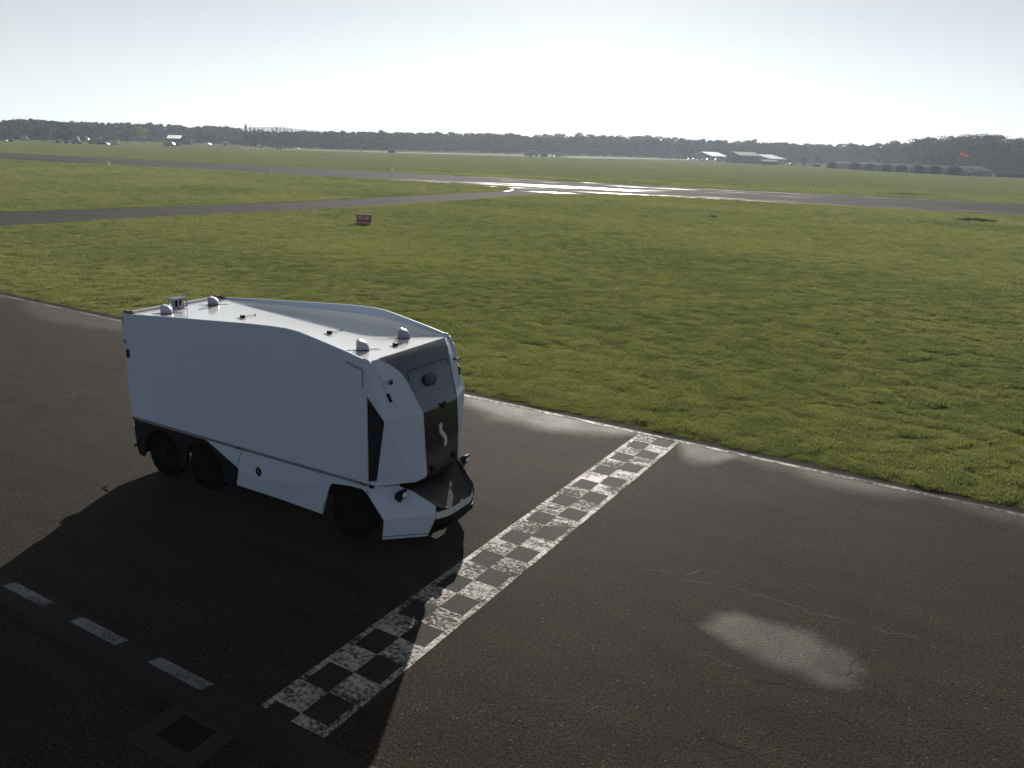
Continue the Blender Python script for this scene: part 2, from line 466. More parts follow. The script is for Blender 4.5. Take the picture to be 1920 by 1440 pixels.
# cracks and sealed joints in the asphalt
def ribbon(mb, pts, w, z=.003):
    pts = [at(*p) for p in pts]; fine = []
    for a, b in zip(pts[:-1], pts[1:]):
        n_ = max(2, int((b-a).length/.12))
        for i in range(n_): fine.append(a.lerp(b, i/n_))
    fine.append(pts[-1])
    prev = None
    for i, p in enumerate(fine):
        d = (fine[min(i+1, len(fine)-1)]-fine[max(i-1, 0)]).normalized(); nn = Vector((-d.y, d.x, 0))
        j = nn*random.gauss(0, .022); ww = w*random.uniform(.35, 1.3)
        L_, R_ = p+j+nn*ww, p+j-nn*ww; L_.z = R_.z = z
        v = (mb.bm.verts.new(L_), mb.bm.verts.new(R_))
        if prev: mb.bm.faces.new([prev[0], prev[1], v[1], v[0]])
        prev = v
MCR = plain("crack_dark", (.008, .008, .008), .9, .2, 0, .3, 5)
MCL = plain("crack_silt", (.10, .088, .076), .9, .2, 0, .3, 5)
cr = MB()
for pts in ([(1622, 1200), (1628, 1222), (1600, 1240), (1592, 1268)], [(1604, 1290), (1595, 1300), (1598, 1330), (1612, 1345)],
            [(1310, 1378), (1350, 1392), (1385, 1402), (1410, 1415), (1440, 1436)], [(1418, 1396), (1440, 1380), (1452, 1366)],
            [(1398, 872), (1386, 900), (1372, 922)], [(1410, 982), (1416, 1000), (1414, 1022), (1395, 1040), (1378, 1062)],
            [(1180, 930), (1250, 950), (1310, 972), (1365, 980)], [(1402, 1272), (1450, 1282), (1530, 1296)]): ribbon(cr, pts, .009)
o = cr.build("asphalt_cracks", MCR); tag(o, kind="structure")
cl = MB()
for pts in ([(1240, 1085), (1330, 1094), (1372, 1101), (1440, 1122), (1470, 1128), (1520, 1148), (1580, 1162), (1640, 1180), (1720, 1196)],
            [(850, 846), (880, 851), (915, 857), (950, 870), (1000, 892), (1060, 905)], [(1200, 1068), (1290, 1076), (1320, 1068), (1410, 1092)],
            [(1290, 1220), (1330, 1232), (1365, 1246), (1390, 1256)], [(884, 823), (905, 816)], [(120, 748), (150, 730), (190, 742)]): ribbon(cl, pts, .008)
o = cl.build("asphalt_joints", MCL); tag(o, kind="structure")

# runway, taxiway, far concrete strip
def poly_sheet(name, pts, z, mat, cell, attr=None):
    bm = bmesh.new(); f = bm.faces.new([bm.verts.new((p[0], p[1], z)) for p in pts])
    xs_ = [p[0] for p in pts]; ys_ = [p[1] for p in pts]
    for ax, lo, hi in ((0, min(xs_), max(xs_)), (1, min(ys_), max(ys_))):
        c_ = lo+cell
        while c_ < hi:
            no = (1, 0, 0) if ax == 0 else (0, 1, 0); co = (c_, 0, 0) if ax == 0 else (0, c_, 0)
            bmesh.ops.bisect_plane(bm, geom=bm.verts[:]+bm.edges[:]+bm.faces[:], plane_co=co, plane_no=no)
            c_ += cell
    bmesh.ops.recalc_face_normals(bm, faces=bm.faces)
    me = bpy.data.meshes.new(name); bm.to_mesh(me); bm.free(); me.materials.append(mat)
    if me.polygons[0].normal.z < 0: me.flip_normals()
    if attr:
        V = np.zeros(len(me.vertices)*3, np.float32); me.vertices.foreach_get("co", V); V = V.reshape(-1, 3)
        for k_, fn in attr.items():
            a = me.attributes.new(k_, 'FLOAT', 'POINT'); a.data.foreach_set("value", fn(V).astype(np.float32))
    return link(name, me)
def ext(a, b, t): return a + (b-a)*t
rf0, rf1 = at(633, 318), at(1920, 383); rn0, rn1 = at(633, 333), at(1920, 405.7)
RW = [ext(rn0, rn1, -1.4), ext(rn0, rn1, 0), at(1280, 371), ext(rn0, rn1, 1), ext(rn0, rn1, 2.2), ext(rf0, rf1, 2.0), ext(rf0, rf1, 1), at(1280, 351), ext(rf0, rf1, 0), ext(rf0, rf1, -1.1)]
rdir = (rf1-rf0).normalized(); rnor = Vector((-rdir.y, rdir.x, 0))
def rl(V, px):   # runway-aligned offset from a photo point
    c = at(*px); dx = V[:, 0]-c.x; dy = V[:, 1]-c.y
    return dx*rdir.x+dy*rdir.y, dx*rnor.x+dy*rnor.y
def pud_fn(V):
    a = np.full(len(V), -.02)
    for px, L_, w_, k_ in (((1110, 353), 16, 3.4, .55), ((1085, 351), 24, 2.2, .5), ((1180, 350), 30, 1.6, .42), ((1290, 371.5), 20, 3.4, .62), ((1380, 375.5), 22, 3.0, .6), ((1450, 379), 18, 2.6, .56),
                           ((1350, 362), 36, 1.4, .5), ((1440, 364), 36, 1.3, .5), ((1560, 367), 40, 1.4, .48), ((1720, 373), 40, 1.3, .45), ((930, 345.5), 26, 1.8, .48), ((830, 341), 34, 1.6, .46), ((790, 346), 24, 1.8, .46), ((720, 339.5), 34, 1.3, .38),
                           ((1000, 337.5), 40, 1.3, .36), ((900, 332), 40, 1.1, .33), ((1040, 361), 7, 2.4, .46), ((1000, 349), 12, 1.8, .44), ((640, 333), 40, 1.8, .36), ((520, 326), 30, 1.5, .33), ((350, 314), 26, 1.6, .33), ((400, 317.5), 30, 1.0, .33),
                           ((1780, 394), 40, 1.6, .5), ((1640, 389), 30, 2.2, .5), ((1560, 386), 24, 2.2, .52), ((1300, 352), 22, 1.6, .38), ((1480, 356.5), 20, 1.4, .36), ((1880, 397), 26, 1.2, .32)):
        u, w = rl(V, px); a = np.maximum(a, .80*k_*np.exp(-(u/L_)**2-(w/w_)**2))
    return a
rw = poly_sheet("runway", RW, .012, MRW, 2.2, {"puddle": pud_fn}); tag(rw, kind="structure")
TW = [(-700, 431), (0, 398), (333, 387), (633, 375), (873, 361.7), (925, 359.6), (948, 358), (957, 356), (956, 353.5), (945, 351.5), (915, 349.8), (1080, 352), (1200, 362), (1285, 370.8), (1180, 366.2), (1090, 365), (1040, 366), (973, 368.4), (807, 380.5), (633, 391.7), (400, 403), (0, 425), (-700, 462)]
TWg = [at(*p) for p in TW]
tw = poly_sheet("taxiway", TWg, .024, MRW, 2.2, {"puddle": lambda V: np.maximum(pud_fn(V)-.03, -.3*(V[:, 0] < -75))}); tag(tw, kind="structure")
MCON = plain("pale_concrete", (.34, .33, .30), .95, .03, 0, .15, .05)
ST = [(450, 276.8), (640, 282.3), (800, 286.5), (960, 290.0), (1062, 293.2), (1280, 297.6), (1330, 299.5), (1330, 301.3), (1280, 299.8), (1062, 295.0), (960, 291.6), (800, 287.8), (640, 283.4), (450, 277.6)]
st = poly_sheet("far_taxiway", [at(*p) for p in ST], .012, MCON, 40); tag(st, kind="structure")
# kerb line painted round the nose of the grass island
nm = MB(); nose = [at(*p) for p in ((915, 349.6), (940, 350.8), (953, 352.6), (960, 355.4), (957, 357.6), (946, 359.2))]
for a, b in zip(nose[:-1], nose[1:]):
    d = (b-a).normalized(); nn = Vector((-d.y, d.x, 0))*.28
    nm.poly([(*(a-nn).xy, .034), (*(b-nn).xy, .034), (*(b+nn).xy, .034), (*(a+nn).xy, .034)])
o = nm.build("island_line", plain("line_white_far", (.6, .58, .55), .5)); tag(o, kind="structure")

# drain in the pit lane
dr = empty("drain_grate", (-7.76, 5.44, 0), R(1))
tag(dr, "dark cast iron drain grate in a pale concrete surround beside the kerb", "drain")
f_ = MB()
for c_, d_ in (((-.44, 0, .006), (.28, .72, .018)), ((.44, 0, .006), (.28, .72, .018)), ((0, .29, .006), (.60, .14, .018)), ((0, -.42, .006), (1.16, .12, .018)), ((0, -.29, .006), (.6, .14, .018))): f_.box(c_, d_)
f_.build("surround", plain("drain_concrete", (.026, .025, .023), .9, .2, 0, .2, 6, bump=.3), dr)
f_ = MB()
for i in range(8): f_.box((-.26+.074*i, 0, .004), (.03, .44, .016))
f_.build("grate_bars", MCHAS, dr)
f_ = MB(); f_.box((0, 0, .0025), (.6, .44, .001)); f_.build("pit", plain("drain_pit", (.002, .002, .002), .9), dr)

# ------------------------------------------------------------------ the truck
T0 = Vector((-15.8396, 10.5, 0)); TPSI = R(1.0)
ey = Vector((-math.sin(TPSI), math.cos(TPSI), 0))
truck = empty("delivery_truck", T0 + ey*1.29, TPSI)
tag(truck, "white cab-less box truck with curved roof sides and dark nose panel on the track", "truck")
HW = 1.30
TOP = [(0, 3.56), (.7, 3.62), (1.45, 3.683), (2.7, 3.777), (3.8, 3.862), (4.4, 3.897), (4.8, 3.906), (5.1, 3.888), (5.5, 3.820), (6.2, 3.692), (6.68, 3.590)]
# side walls: upper skin of the box, its top edge the curved parapet
sw = MB()
for s_ in (-1, 1):
    prof = [(0.02, 1.255), (6.68, 1.255), (6.68, 2.97)] + TOP[::-1]
    sw.prism(prof, s_*HW, s_*(HW-.055))
sw.box((.03, 0, 2.40), (.06, 2*(HW-.055), 2.27))
sw.box((3.34, 0, 1.29), (6.64, 2*(HW-.056), .06))
body = sw.build("box_body", MWSHADE, truck, bevel=.012)
# roof sheet with coved edges up the parapets
rfm = MB(); xs_ = [0.06]+[t[0] for t in TOP[1:]]+[6.72]
ytab = [-1.243, -1.19, -1.14, -1.08, -1.0, 0, 1.0, 1.08, 1.14, 1.19, 1.243]
def rz_(x, y):
    base = 3.545 + .015*min(1, x/6)
    top = np.interp(x, [t[0] for t in TOP], [t[1] for t in TOP])-.03
    a = max(0, (abs(y)-1.0)/.243); return base - .012*(1-abs(y)/1.3) + max(0, (top-base))*.55*a**2.4
gridv = [[rfm.bm.verts.new((x, y_, rz_(x, y_))) for y_ in ytab] for x in xs_]
for i in range(len(xs_)-1):
    for j in range(len(ytab)-1): rfm.bm.faces.new([gridv[i][j], gridv[i+1][j], gridv[i+1][j+1], gridv[i][j+1]])
roof = rfm.build("roof", MROOF, truck, smooth=True)
m_ = MB(); m_.box((.035, 0, 3.565), (.05, 2.48, .05)); m_.build("roof_lip", MROOF, roof, bevel=.008)
# lower seam strip
for s_ in (-1, 1):
    m_ = MB(); m_.box((3.36, s_*(HW-.02), 1.227), (6.60, .05, .055)); m_.build("seam_strip", MSEAM, body)
# skirts between the rear wheels and the front wheel arch
for s_ in (-1, 1):
    m_ = MB(); y = s_*(HW-.004); yi = s_*(HW-.03); yl = s_*(HW-.07)
    up = [(2.37, y, 1.198), (3.29, y, .77), (3.97, y, .66), (5.73, y, 1.0), (5.80, y, 1.06), (6.2, y, 1.12), (6.52, y, 1.13), (6.64, y, 1.08), (6.68, y, 1.198)]
    lo = [(3.29, y, .77), (3.13, yl, .34), (4.3, yl, .335), (5.47, yl, .30), (5.66, y-s_*.02, .80), (5.73, y, 1.0), (3.97, y, .66)]
    for pts in (up, lo):
        f = m_.poly(pts)
        r_ = bmesh.ops.extrude_face_region(m_.bm, geom=[f])
        for v in [e for e in r_['geom'] if isinstance(e, bmesh.types.BMVert)]: v.co.y -= s_*.035
    bmesh.ops.remove_doubles(m_.bm, verts=m_.bm.verts, dist=.001)
    skirt = m_.build("side_skirt", MWSHADE, truck, bevel=.006)
    m_ = MB(); m_.box((3.33, s_*(HW-.002), .985), (.012, .006, .44), ry=R(24)); m_.build("skirt_seam", MSEAM, skirt)
for s_ in (-1, 1):
    fl = [(5.52, .44), (5.66, .80), (5.73, 1.0), (5.80, 1.06), (6.2, 1.115), (6.52, 1.125), (6.64, 1.075), (7.02, .635)]
    m_ = MB()
    for a, b in zip(fl[:-1], fl[1:]): m_.tube((a[0], s_*(HW-.018), a[1]), (b[0], s_*(HW-.018), b[1]), .016, .016, 6)
    m_.build("arch_flange", MWSHADE, truck, smooth=True)
# black mudguard panels round the tandem wheels
def arc(cx, cz, r, a0, a1, n=14): return [(cx+r*math.cos(R(a0+(a1-a0)*i/n)), cz+r*math.sin(R(a0+(a1-a0)*i/n))) for i in range(n+1)]
prof = [(.06, 1.198), (2.36, 1.198), (3.28, .76), (3.12, .36), (2.83, .36)] + arc(2.22, .5, .60, -12, 192) + arc(.92, .5, .60, -12, 185) + [(.28, .35), (.12, .36), (.06, .55), (.04, .9)]
for s_ in (-1, 1):
    m_ = MB(); m_.prism(prof, s_*(HW-.015), s_*(HW-.06)); m_.build("rear_mudguard", MBLACK, truck, bevel=.006)
# chassis and rear frame
m_ = MB(); m_.box((3.3, 0, .80), (6.3, 1.5, .68)); m_.box((6.5, 0, .72), (1.3, 1.5, .6)); m_.box((.10, 0, .62), (.12, 2.3, .5)); m_.box((.2, 0, 1.08), (.3, 2.4, .22))
m_.build("chassis", MCHAS, truck, bevel=.01)
for s_ in (-1,):
    m_ = MB(); m_.tube((-.02, s_*1.12, .50), (-.22, s_*1.12, .48), .014); m_.box((-.23, s_*1.12, .46), (.04, .04, .06))
    m_.build("rear_bracket", MBLACK, truck)
for s_ in (-1, 1):
    m_ = MB(); m_.tube((-.10, s_*1.16, .95), (.02, s_*1.16, .95), .07, .07, 14); m_.build("rear_lamp", plain("lamp_chrome", (.6, .6, .62), .2, .5, .9), truck)
# wheels
def wheel(x, s_):
    m1 = MB(); yo = s_*(HW-.05); yi = s_*(HW-.36)
    m1.lathe([(.30, yi), (.46, yi), (.5, yi+s_*.05), (.5, yo-s_*.05), (.46, yo), (.30, yo), (.29, yo-s_*.04)], (x, 0, .5), 'y', 32)
    w = m1.build("wheel", MRUB, truck, smooth=False)
    m2 = MB(); m2.lathe([(.29, yo-s_*.10), (.29, yo-s_*.02), (.25, yo-s_*.03), (.22, yo-s_*.09), (.12, yo-s_*.07), (.11, yo+s_*.0), (.06, yo+s_*.01)], (x, 0, .5), 'y', 24)
    m2.build("rim", MRIM, w)
for x in (.92, 2.22, 6.22):
    for s_ in (-1, 1): wheel(x, s_)
# nose: white cheeks either side of the dark panel
PC = [(6.75, 1.03, 3.575), (6.90, .90, 3.47), (7.04, .775, 3.32), (7.13, .705, 3.15), (7.38, .55, 2.56), (7.44, .51, 1.34)]
for s_ in (-1, 1):
    ck = MB()
    def V_(x, y, z): return ck.bm.verts.new((x, s_*y, z))
    p = [V_(*t) for t in PC]
    r0, r1, r2, r3, r4 = V_(6.69, 1.225, 3.56), V_(6.80, 1.205, 3.455), V_(6.91, 1.17, 3.28), V_(6.99, 1.12, 3.08), V_(7.16, .98, 2.68)
    w0 = V_(6.66, HW, 3.565); w05 = V_(6.78, 1.275, 3.44); w1 = V_(6.66, HW, 2.97); cc = V_(7.08, HW, 2.54); cm = V_(7.23, .925, 2.55)
    b1 = V_(7.34, .74, 1.25); b2 = V_(6.885, HW, 1.36); b0 = V_(7.40, .53, 1.27); b3 = V_(6.90, HW-.01, 1.26)
    for f in ((r0, p[0], p[1], r1), (r1, p[1], p[2], r2), (r2, p[2], p[3], r3), (r3, p[3], p[4], r4), (r4, p[4], cm), (r4, cm, cc),
              (w0, w05, r1, r0), (w05, r2, r1), (w0, w1, cc, w05), (w05, cc, r2), (r2, cc, r3), (r3, cc, r4),
              (cc, cm, b1, b2), (cm, p[4], p[5], b1), (b1, p[5], b0), (b2, b1, b3)):
        ck.bm.faces.new(f)
    # underside back to the box
    u1 = V_(6.7, HW-.01, 1.26); u2 = V_(6.7, .55, 1.26)
    ck.bm.faces.new((b3, b1, u2, u1)); ck.bm.faces.new((b1, b0, u2))
    cheek = ck.build("nose_cheek", MWSHADE, truck, bevel=.010)
    # lip where the parapet runs down the pillar
    m_ = MB(); q_ = [(6.60, 1.272, 3.585), (6.69, 1.255, 3.56), (6.79, 1.235, 3.455), (6.90, 1.20, 3.285), (6.98, 1.15, 3.085), (7.15, 1.0, 2.70)]
    for i, (a, b) in enumerate(zip(q_[:-1], q_[1:])):
        ra = .042*(1-i/6); rb = .042*(1-(i+1)/6)
        m_.tube((a[0], s_*a[1], a[2]), (b[0], s_*b[1], b[2]), ra, max(rb, .004), 8)
    m_.build("pillar_edge", MWSHADE, cheek, smooth=True)
    # dark intake pocket in the flank
    m_ = MB(); pk = [(6.675, 2.955), (7.065, 2.545), (6.88, 1.37), (6.665, 1.30)]
    m_.prism(pk, s_*(HW-.02), s_*(HW-.12)); m_.build("side_intake", MDECK, truck)
    m_ = MB()
    m_.prism([(6.66, 1.255), (6.90, 1.255), (6.885, 1.352), (6.66, 1.29)], s_*(HW-.002), s_*(HW-.1)); m_.build("intake_sill", MWSHADE, truck)
# dark centre panel
pm = MB(); NY = 5; rows = []
PR = [(6.735, 1.03, 3.585)] + [(x, w, z) for x, w, z in PC[1:5]] + [(7.43, .53, 2.0), (7.44, .51, 1.34), (7.40, .51, 1.26)]
for x, w, z in PR:
    rows.append([pm.bm.verts.new((x+.010*(1-(j/NY*2-1)**2)+.006, (j/NY*2-1)*(w+.002), z)) for j in range(NY+1)])
for i in range(len(rows)-1):
    for j in range(NY): pm.bm.faces.new([rows[i][j], rows[i][j+1], rows[i+1][j+1], rows[i+1][j]])
for e in pm.bm.edges:
    if all(abs(v.co.z-2.56) < .001 for v in e.verts): e.smooth = False
panel = pm.build("nose_panel", MPANEL, truck, smooth=True)
def px_(z):  # panel x at height z on the centre line
    return float(np.interp(-z, [-r[2] for r in PR], [r[0] for r in PR]))+.016
m_ = MB()
def seamseg(a, b, w=.008):
    m_.tube((px_(a[1])-.008*(a[0]/.8)**2, a[0], a[1]), (px_(b[1])-.008*(b[0]/.8)**2, b[0], b[1]), w, w, 5)
seamseg((-.60, 3.30), (.62, 3.30), .007)
seamseg((-.60, 3.30), (-.67, 3.15), .006); seamseg((.62, 3.30), (.66, 3.20), .006); seamseg((.66, 3.20), (.55, 2.58), .005)
m_.build("hatch_seam", MCHAS, panel)
m_ = MB(); m_.prism([(-.10, .11), (.10, .075), (.12, -.03), (.06, -.125), (-.02, -.125)], -.105, .105)
cb_ = m_.build("nose_camera", plain("camera_housing", (.085, .092, .105), .7, .2), truck, bevel=.004, loc=(px_(3.07)+.0, -.10, 3.07))
m_ = MB(); m_.prism([(-.11, .05), (-.06, .055), (0, -.005), (.06, .055), (.11, .05), (.03, -.06), (-.03, -.06)], 0, .02, 'x')
m_.build("panel_notch", MCHAS, panel, loc=(px_(2.56)-.008, .04, 2.56))
# emblem: a slanting S stroke
m_ = MB(); X_ = px_(2.0)+.004
stroke = [(-.12, 2.22), (-.045, 2.24), (-.045, 2.10), (.115, 1.93), (.115, 1.76), (.035, 1.735), (.035, 1.895), (-.12, 2.06)]
m_.prism(stroke, X_-.03, X_+.004, 'x'); m_.build("emblem", MLOGO, panel)
for y_, z_ in ((-.36, 1.42), (.36, 1.46)):
    m_ = MB(); m_.box((7.455, y_, z_), (.05, .07, .11)); m_.build("hinge", MCHAS, panel, bevel=.008)
# bumper: white fenders, black deck, pale bar, dark chin
def mirror_faces(mb, faces, sides=(-1, 1)):
    for s_ in sides:
        for f in faces: mb.poly([(x, s_*y, z) for x, y, z in f])
F0, F1, F2, F3 = (6.66, 1.30, 1.20), (7.03, 1.30, .63), (6.98, 1.285, .20), (7.60, .72, .21)
F4, F4t, F5, F6, F7 = (7.75, .675, .60), (7.752, .67, .68), (7.735, .645, .83), (7.34, .82, 1.10), (7.15, .95, 1.19)
FG, FH = (6.55, 1.30, 1.16), (6.70, 1.30, 1.05)
for s_ in (-1, 1):
    fm = MB()
    mirror_faces(fm, [[F0, FH, F1, F4t, F5, F6, F7], [F1, F2, F3, F4, F4t], [F2, (6.98, 1.1, .2), (7.5, .72, .2), F3],
                      [F1, FH, (6.72, 1.1, 1.03), (7.03, 1.1, .6)], [F1, (7.03, 1.1, .6), (6.98, 1.1, .2), F2],
                      [F0, F7, (7.0, .8, 1.22), (6.6, .8, 1.22)]], (s_,))
    bmesh.ops.remove_doubles(fm.bm, verts=fm.bm.verts, dist=.001)
    fend = fm.build("front_fender", MWSHADE, truck, bevel=.010)
    m_ = MB(); a, b = Vector((6.995, s_*1.296, .27)), Vector((7.612, s_*.724, .275)); m_.tube(a, b, .012, .012, 5)
    m_.build("fender_groove", MSEAM, fend)
dk = MB()
def D_(x, y, z): return (x, y, z)
# deck: sunken middle, raised facets at both sides, slope to the bar
T3, T1, FB, FE = (7.29, .50, 1.06), (7.52, .60, .925), (7.86, .345, .705), (7.742, .638, .70)
mirror_faces(dk, [[(7.20, 0, 1.05), (7.53, 0, .885), T1, T3], [(6.95, 0, 1.08), (7.20, 0, 1.05), T3, (7.15, .86, 1.165), (6.95, .80, 1.19)],
                  [T3, T1, (7.732, .647, .825), (7.338, .822, 1.095), (7.15, .86, 1.165)],
                  [(7.53, 0, .885), (7.87, 0, .705), FB, T1], [T1, FB, FE, (7.732, .647, .825)]])
bmesh.ops.remove_doubles(dk.bm, verts=dk.bm.verts, dist=.001)
deck = dk.build("bumper_deck", MDECK, truck)
br = MB(); bp = [(7.745, -.635), (7.86, -.35), (7.86, .35), (7.745, .635)]
for (a, b) in zip(bp[:-1], bp[1:]):
    for z0, z1 in ((.56, .70),):
        a2 = (a[0]-.06, a[1]*.98); b2 = (b[0]-.06, b[1]*.98)
        vs = [br.bm.verts.new(v) for v in ((*a, z0), (*b, z0), (*b, z1), (*a, z1), (*a2, z0), (*b2, z0), (*b2, z1), (*a2, z1))]
        for f in ((0, 1, 2, 3), (7, 6, 5, 4), (3, 2, 6, 7), (0, 4, 5, 1), (0, 3, 7, 4), (1, 5, 6, 2)): br.bm.faces.new([vs[i] for i in f])
bmesh.ops.remove_doubles(br.bm, verts=br.bm.verts, dist=.001)
br.build("bumper_bar", MBAR, truck, bevel=.008)
ch = MB()
top = [(7.755, -.66), (7.93, -.33), (7.93, .33), (7.755, .66)]; bot = [(7.58, -.70), (7.70, -.3), (7.70, .3), (7.58, .70)]
tv = [ch.bm.verts.new((*p, .552)) for p in top]; mv = [ch.bm.verts.new((*p, .47)) for p in top]; bv = [ch.bm.verts.new((*p, .215)) for p in bot]
kb_ = [ch.bm.verts.new((7.3, y_, z_)) for y_, z_ in ((-.7, .552), (.7, .552), (.7, .215), (-.7, .215))]
for i in range(3):
    ch.bm.faces.new((tv[i], tv[i+1], mv[i+1], mv[i])); ch.bm.faces.new((mv[i], mv[i+1], bv[i+1], bv[i]))
ch.bm.faces.new((kb_[0], *tv, kb_[1])); ch.bm.faces.new((kb_[3], kb_[2], *bv[::-1]))
ch.bm.faces.new((kb_[0], kb_[3], bv[0], mv[0], tv[0])); ch.bm.faces.new((kb_[1], tv[3], mv[3], bv[3], kb_[2])); ch.bm.faces.new(kb_[::-1])
ch.build("bumper_chin", MBLACK, truck, bevel=.008)
m_ = MB(); m_.tube((7.70, -.42, .30), (7.63, -.46, .18), .012); m_.build("tow_eye", MLOGO, truck)
for s_ in (-1, 1):
    m_ = MB(); m_.prism([(-.12, -.03), (-.09, .12), (.03, .20), (.13, .22), (.10, .0), (0, -.10)], -.085, .085)
    hl = m_.build("headlight", MBLACK, truck, bevel=.012, loc=(7.24, s_*1.06, 1.04)); hl.scale = (.78, .85, .78)
    m_ = MB(); m_.box((.115, 0, .09), (.02, .115, .115), ry=R(8)); m_.build("headlight_lens", MLENS, hl, bevel=.006)
    m_ = MB(); m_.tube((0, 0, -.12), (0, 0, .02), .025); m_.build("stalk", MBLACK, hl)
    m_ = MB(); m_.tube((6.72, s_*1.24, 1.17), (6.72, s_*1.24, 1.29), .055, .055, 14); m_.build("fender_sensor", MBLACK, truck, bevel=.008)
# roof equipment
for x, y_ in ((6.05, -.63), (6.05, .63), (.61, -.63), (.61, .63)):
    f_ = MB(); outl = [(-.115, 0), (.115, 0), (.11, .085), (.055, .155), (-.055, .195), (-.115, .17)]
    f_.prism(outl, -.09, .09)
    fin = f_.build("roof_sensor", MFIN, truck, bevel=.012, loc=(x, y_, rz_(x, y_)+.002), seg=3)
    fin.rotation_euler = (0, 0, R(42))
    f_ = MB(); f_.box((0, 0, .010), (.24, .19, .014)); f_.box((-.2, -.03, .006), (.22, .008, .008)); f_.box((.2, .03, .006), (.22, .008, .008))
    f_.build("sensor_gasket", MBLACK, fin)
for x, y_ in ((2.18, .05), (4.64, .04), (6.31, .02)):
    f_ = MB(); f_.box((0, 0, .03), (.09, .07, .05)); f_.tube((0, 0, .02), (.03, .32, .02), .006); f_.tube((0, 0, .012), (-.03, -.14, .012), .006); f_.box((.03, .33, .02), (.025, .025, .025))
    f_.build("roof_antenna", MBLACK, truck, bevel=.006, loc=(x, y_, rz_(x, y_)))
cg = MB(); L_, Wd, Hh = .10, .17, .21
for sx in (-1, 1):
    for sy in (-1, -.33, .4, 1): cg.tube((sx*L_, sy*Wd, 0), (sx*L_*.92, sy*Wd*.95, Hh), .016, .016, 6)
    cg.box((sx*L_*.92, 0, Hh), (.03, Wd*1.95, .035))
for sy in (-1, 1): cg.box((0, sy*Wd*.95, Hh), (L_*1.9, .035, .035))
cg.box((0, 0, Hh+.005), (L_*1.84, Wd*1.9, .012)); cg.box((0, 0, .02), (L_*2.1, Wd*2.05, .03))
cage = cg.build("sensor_cage", MFIN, truck, loc=(.28, -.08, 3.55))
f_ = MB(); f_.box((0, .02, .10), (.09, .11, .14)); f_.tube((0, -.08, .03), (0, -.08, .13), .025); f_.build("cage_camera", MBLACK, cage, bevel=.02)
# lamps, markers and stickers
for s_ in (-1, 1):
    f_ = MB(); f_.box((.10, s_*1.20, 3.60), (.16, .11, .06)); f_.build("corner_marker", MAMB, truck, bevel=.012)
    f_ = MB(); f_.box((.24, s_*1.22, 3.59), (.11, .06, .035)); f_.build("marker_base", MBLACK, truck, bevel=.008)
    for x, z in ((.10, 1.226), (3.36, 1.226), (6.55, 1.226)):
        f_ = MB(); f_.box((x-.03, s_*(HW+.006), z), (.07, .012, .03)); mk = f_.build("side_marker", MBLACK, truck)
        f_ = MB(); f_.box((x+.05, s_*(HW+.006), z), (.10, .014, .032)); f_.build("marker_lens", MRED if x > 3.4 else MAMB, mk)
    f_ = MB(); f_.box((7.04, s_*1.05, 3.20), (.05, .16, .05), rz=s_*R(-35), ry=R(20)); pkm = f_.build("pillar_lamp", MBLACK, truck, bevel=.01)
    f_ = MB(); f_.box((7.075, s_*1.02, 3.215), (.03, .07, .03), rz=s_*R(-35), ry=R(20)); f_.build("pillar_lens", MLENS, pkm)
    f_ = MB(); f_.box((7.05, s_*1.12, 2.93), (.05, .05, .17), rz=s_*R(-35), ry=R(-22)); f_.build("pillar_sensor", MBLACK, truck, bevel=.012)
    f_ = MB(); f_.tube((.05, s_*(HW-.01), 2.955), (.05, s_*(HW+.006), 2.955), .055, .055, 18); f_.build("round_marker", MSEAM, truck)
    f_ = MB(); f_.box((.10, s_*(HW+.002), 2.70), (.105, .014, .19)); f_.build("black_label", MBLACK, truck)
    f_ = MB(); f_.box((6.40, s_*(HW+.001), 3.455), (.38, .006, .045), ry=R(14)); f_.build("grey_tape", MTAPE, truck)
    f_ = MB(); f_.box((6.60, s_*(HW+.001), 3.25), (.05, .006, .32)); f_.build("grey_tape", MTAPE, truck)
    f_ = MB(); f_.box((.035, s_*(HW+.001), 3.40), (.05, .006, .24)); f_.build("rear_tape", MTAPE, truck)
    f_ = MB()
    m2 = Matrix.Translation((3.87, s_*(HW+.003), .835)) 
    ring = [(.075*math.cos(t), .10*math.sin(t)) for t in np.linspace(0, 2*PI, 24, endpoint=False)]
    f_.prism([(3.87+a, .835+b) for a, b in ring], s_*(HW-.02), s_*(HW+.006)); bd = f_.build("badge", MBLACK, truck)
    f_ = MB(); f_.prism([(3.87+a, .835+b) for a, b in ((-.012, .055), (-.004, .058), (-.001, .01), (.02, -.02), (.02, -.055), (.01, -.057), (.01, -.024), (-.012, .005))], s_*(HW), s_*(HW+.009)); f_.build("badge_mark", plain("badge_gold", (.5, .42, .25), .4), bd)

# ------------------------------------------------------------------ runway sign
MSIGN = plain("sign_maroon", (.28, .05, .055), .5, .4, 0, .08, 4)
MLET = plain("letter_white", (.72, .68, .70), .5, .4, 0, .04, 6)
sa, sb = at(669.5, 419.5), at(696.5, 421.5); sw_ = (sb-sa).length
sg = empty("runway_sign", (sa+sb)/2, math.atan2((sb-sa).y, (sb-sa).x))
tag(sg, "dark maroon runway sign reading 25-07 standing alone on the grass", "sign")
m_ = MB(); m_.box((0, 0, .52), (sw_, .14, .70)); pnl = m_.build("sign_panel", MSIGN, sg, bevel=.015)
m_ = MB()
for x in (-1, 1): m_.box((x*(sw_/2+.012), 0, .52), (.025, .17, .73))
m_.box((0, 0, .885), (sw_+.05, .17, .025)); m_.build("sign_frame", plain("sign_frame_pale", (.35, .35, .34), .5), sg)
m_ = MB(); m_.box((0, .0, .13), (sw_*.9, .12, .05))
for x in (-.36, .36): m_.box((x*sw_, 0, .06), (.09, .2, .14))
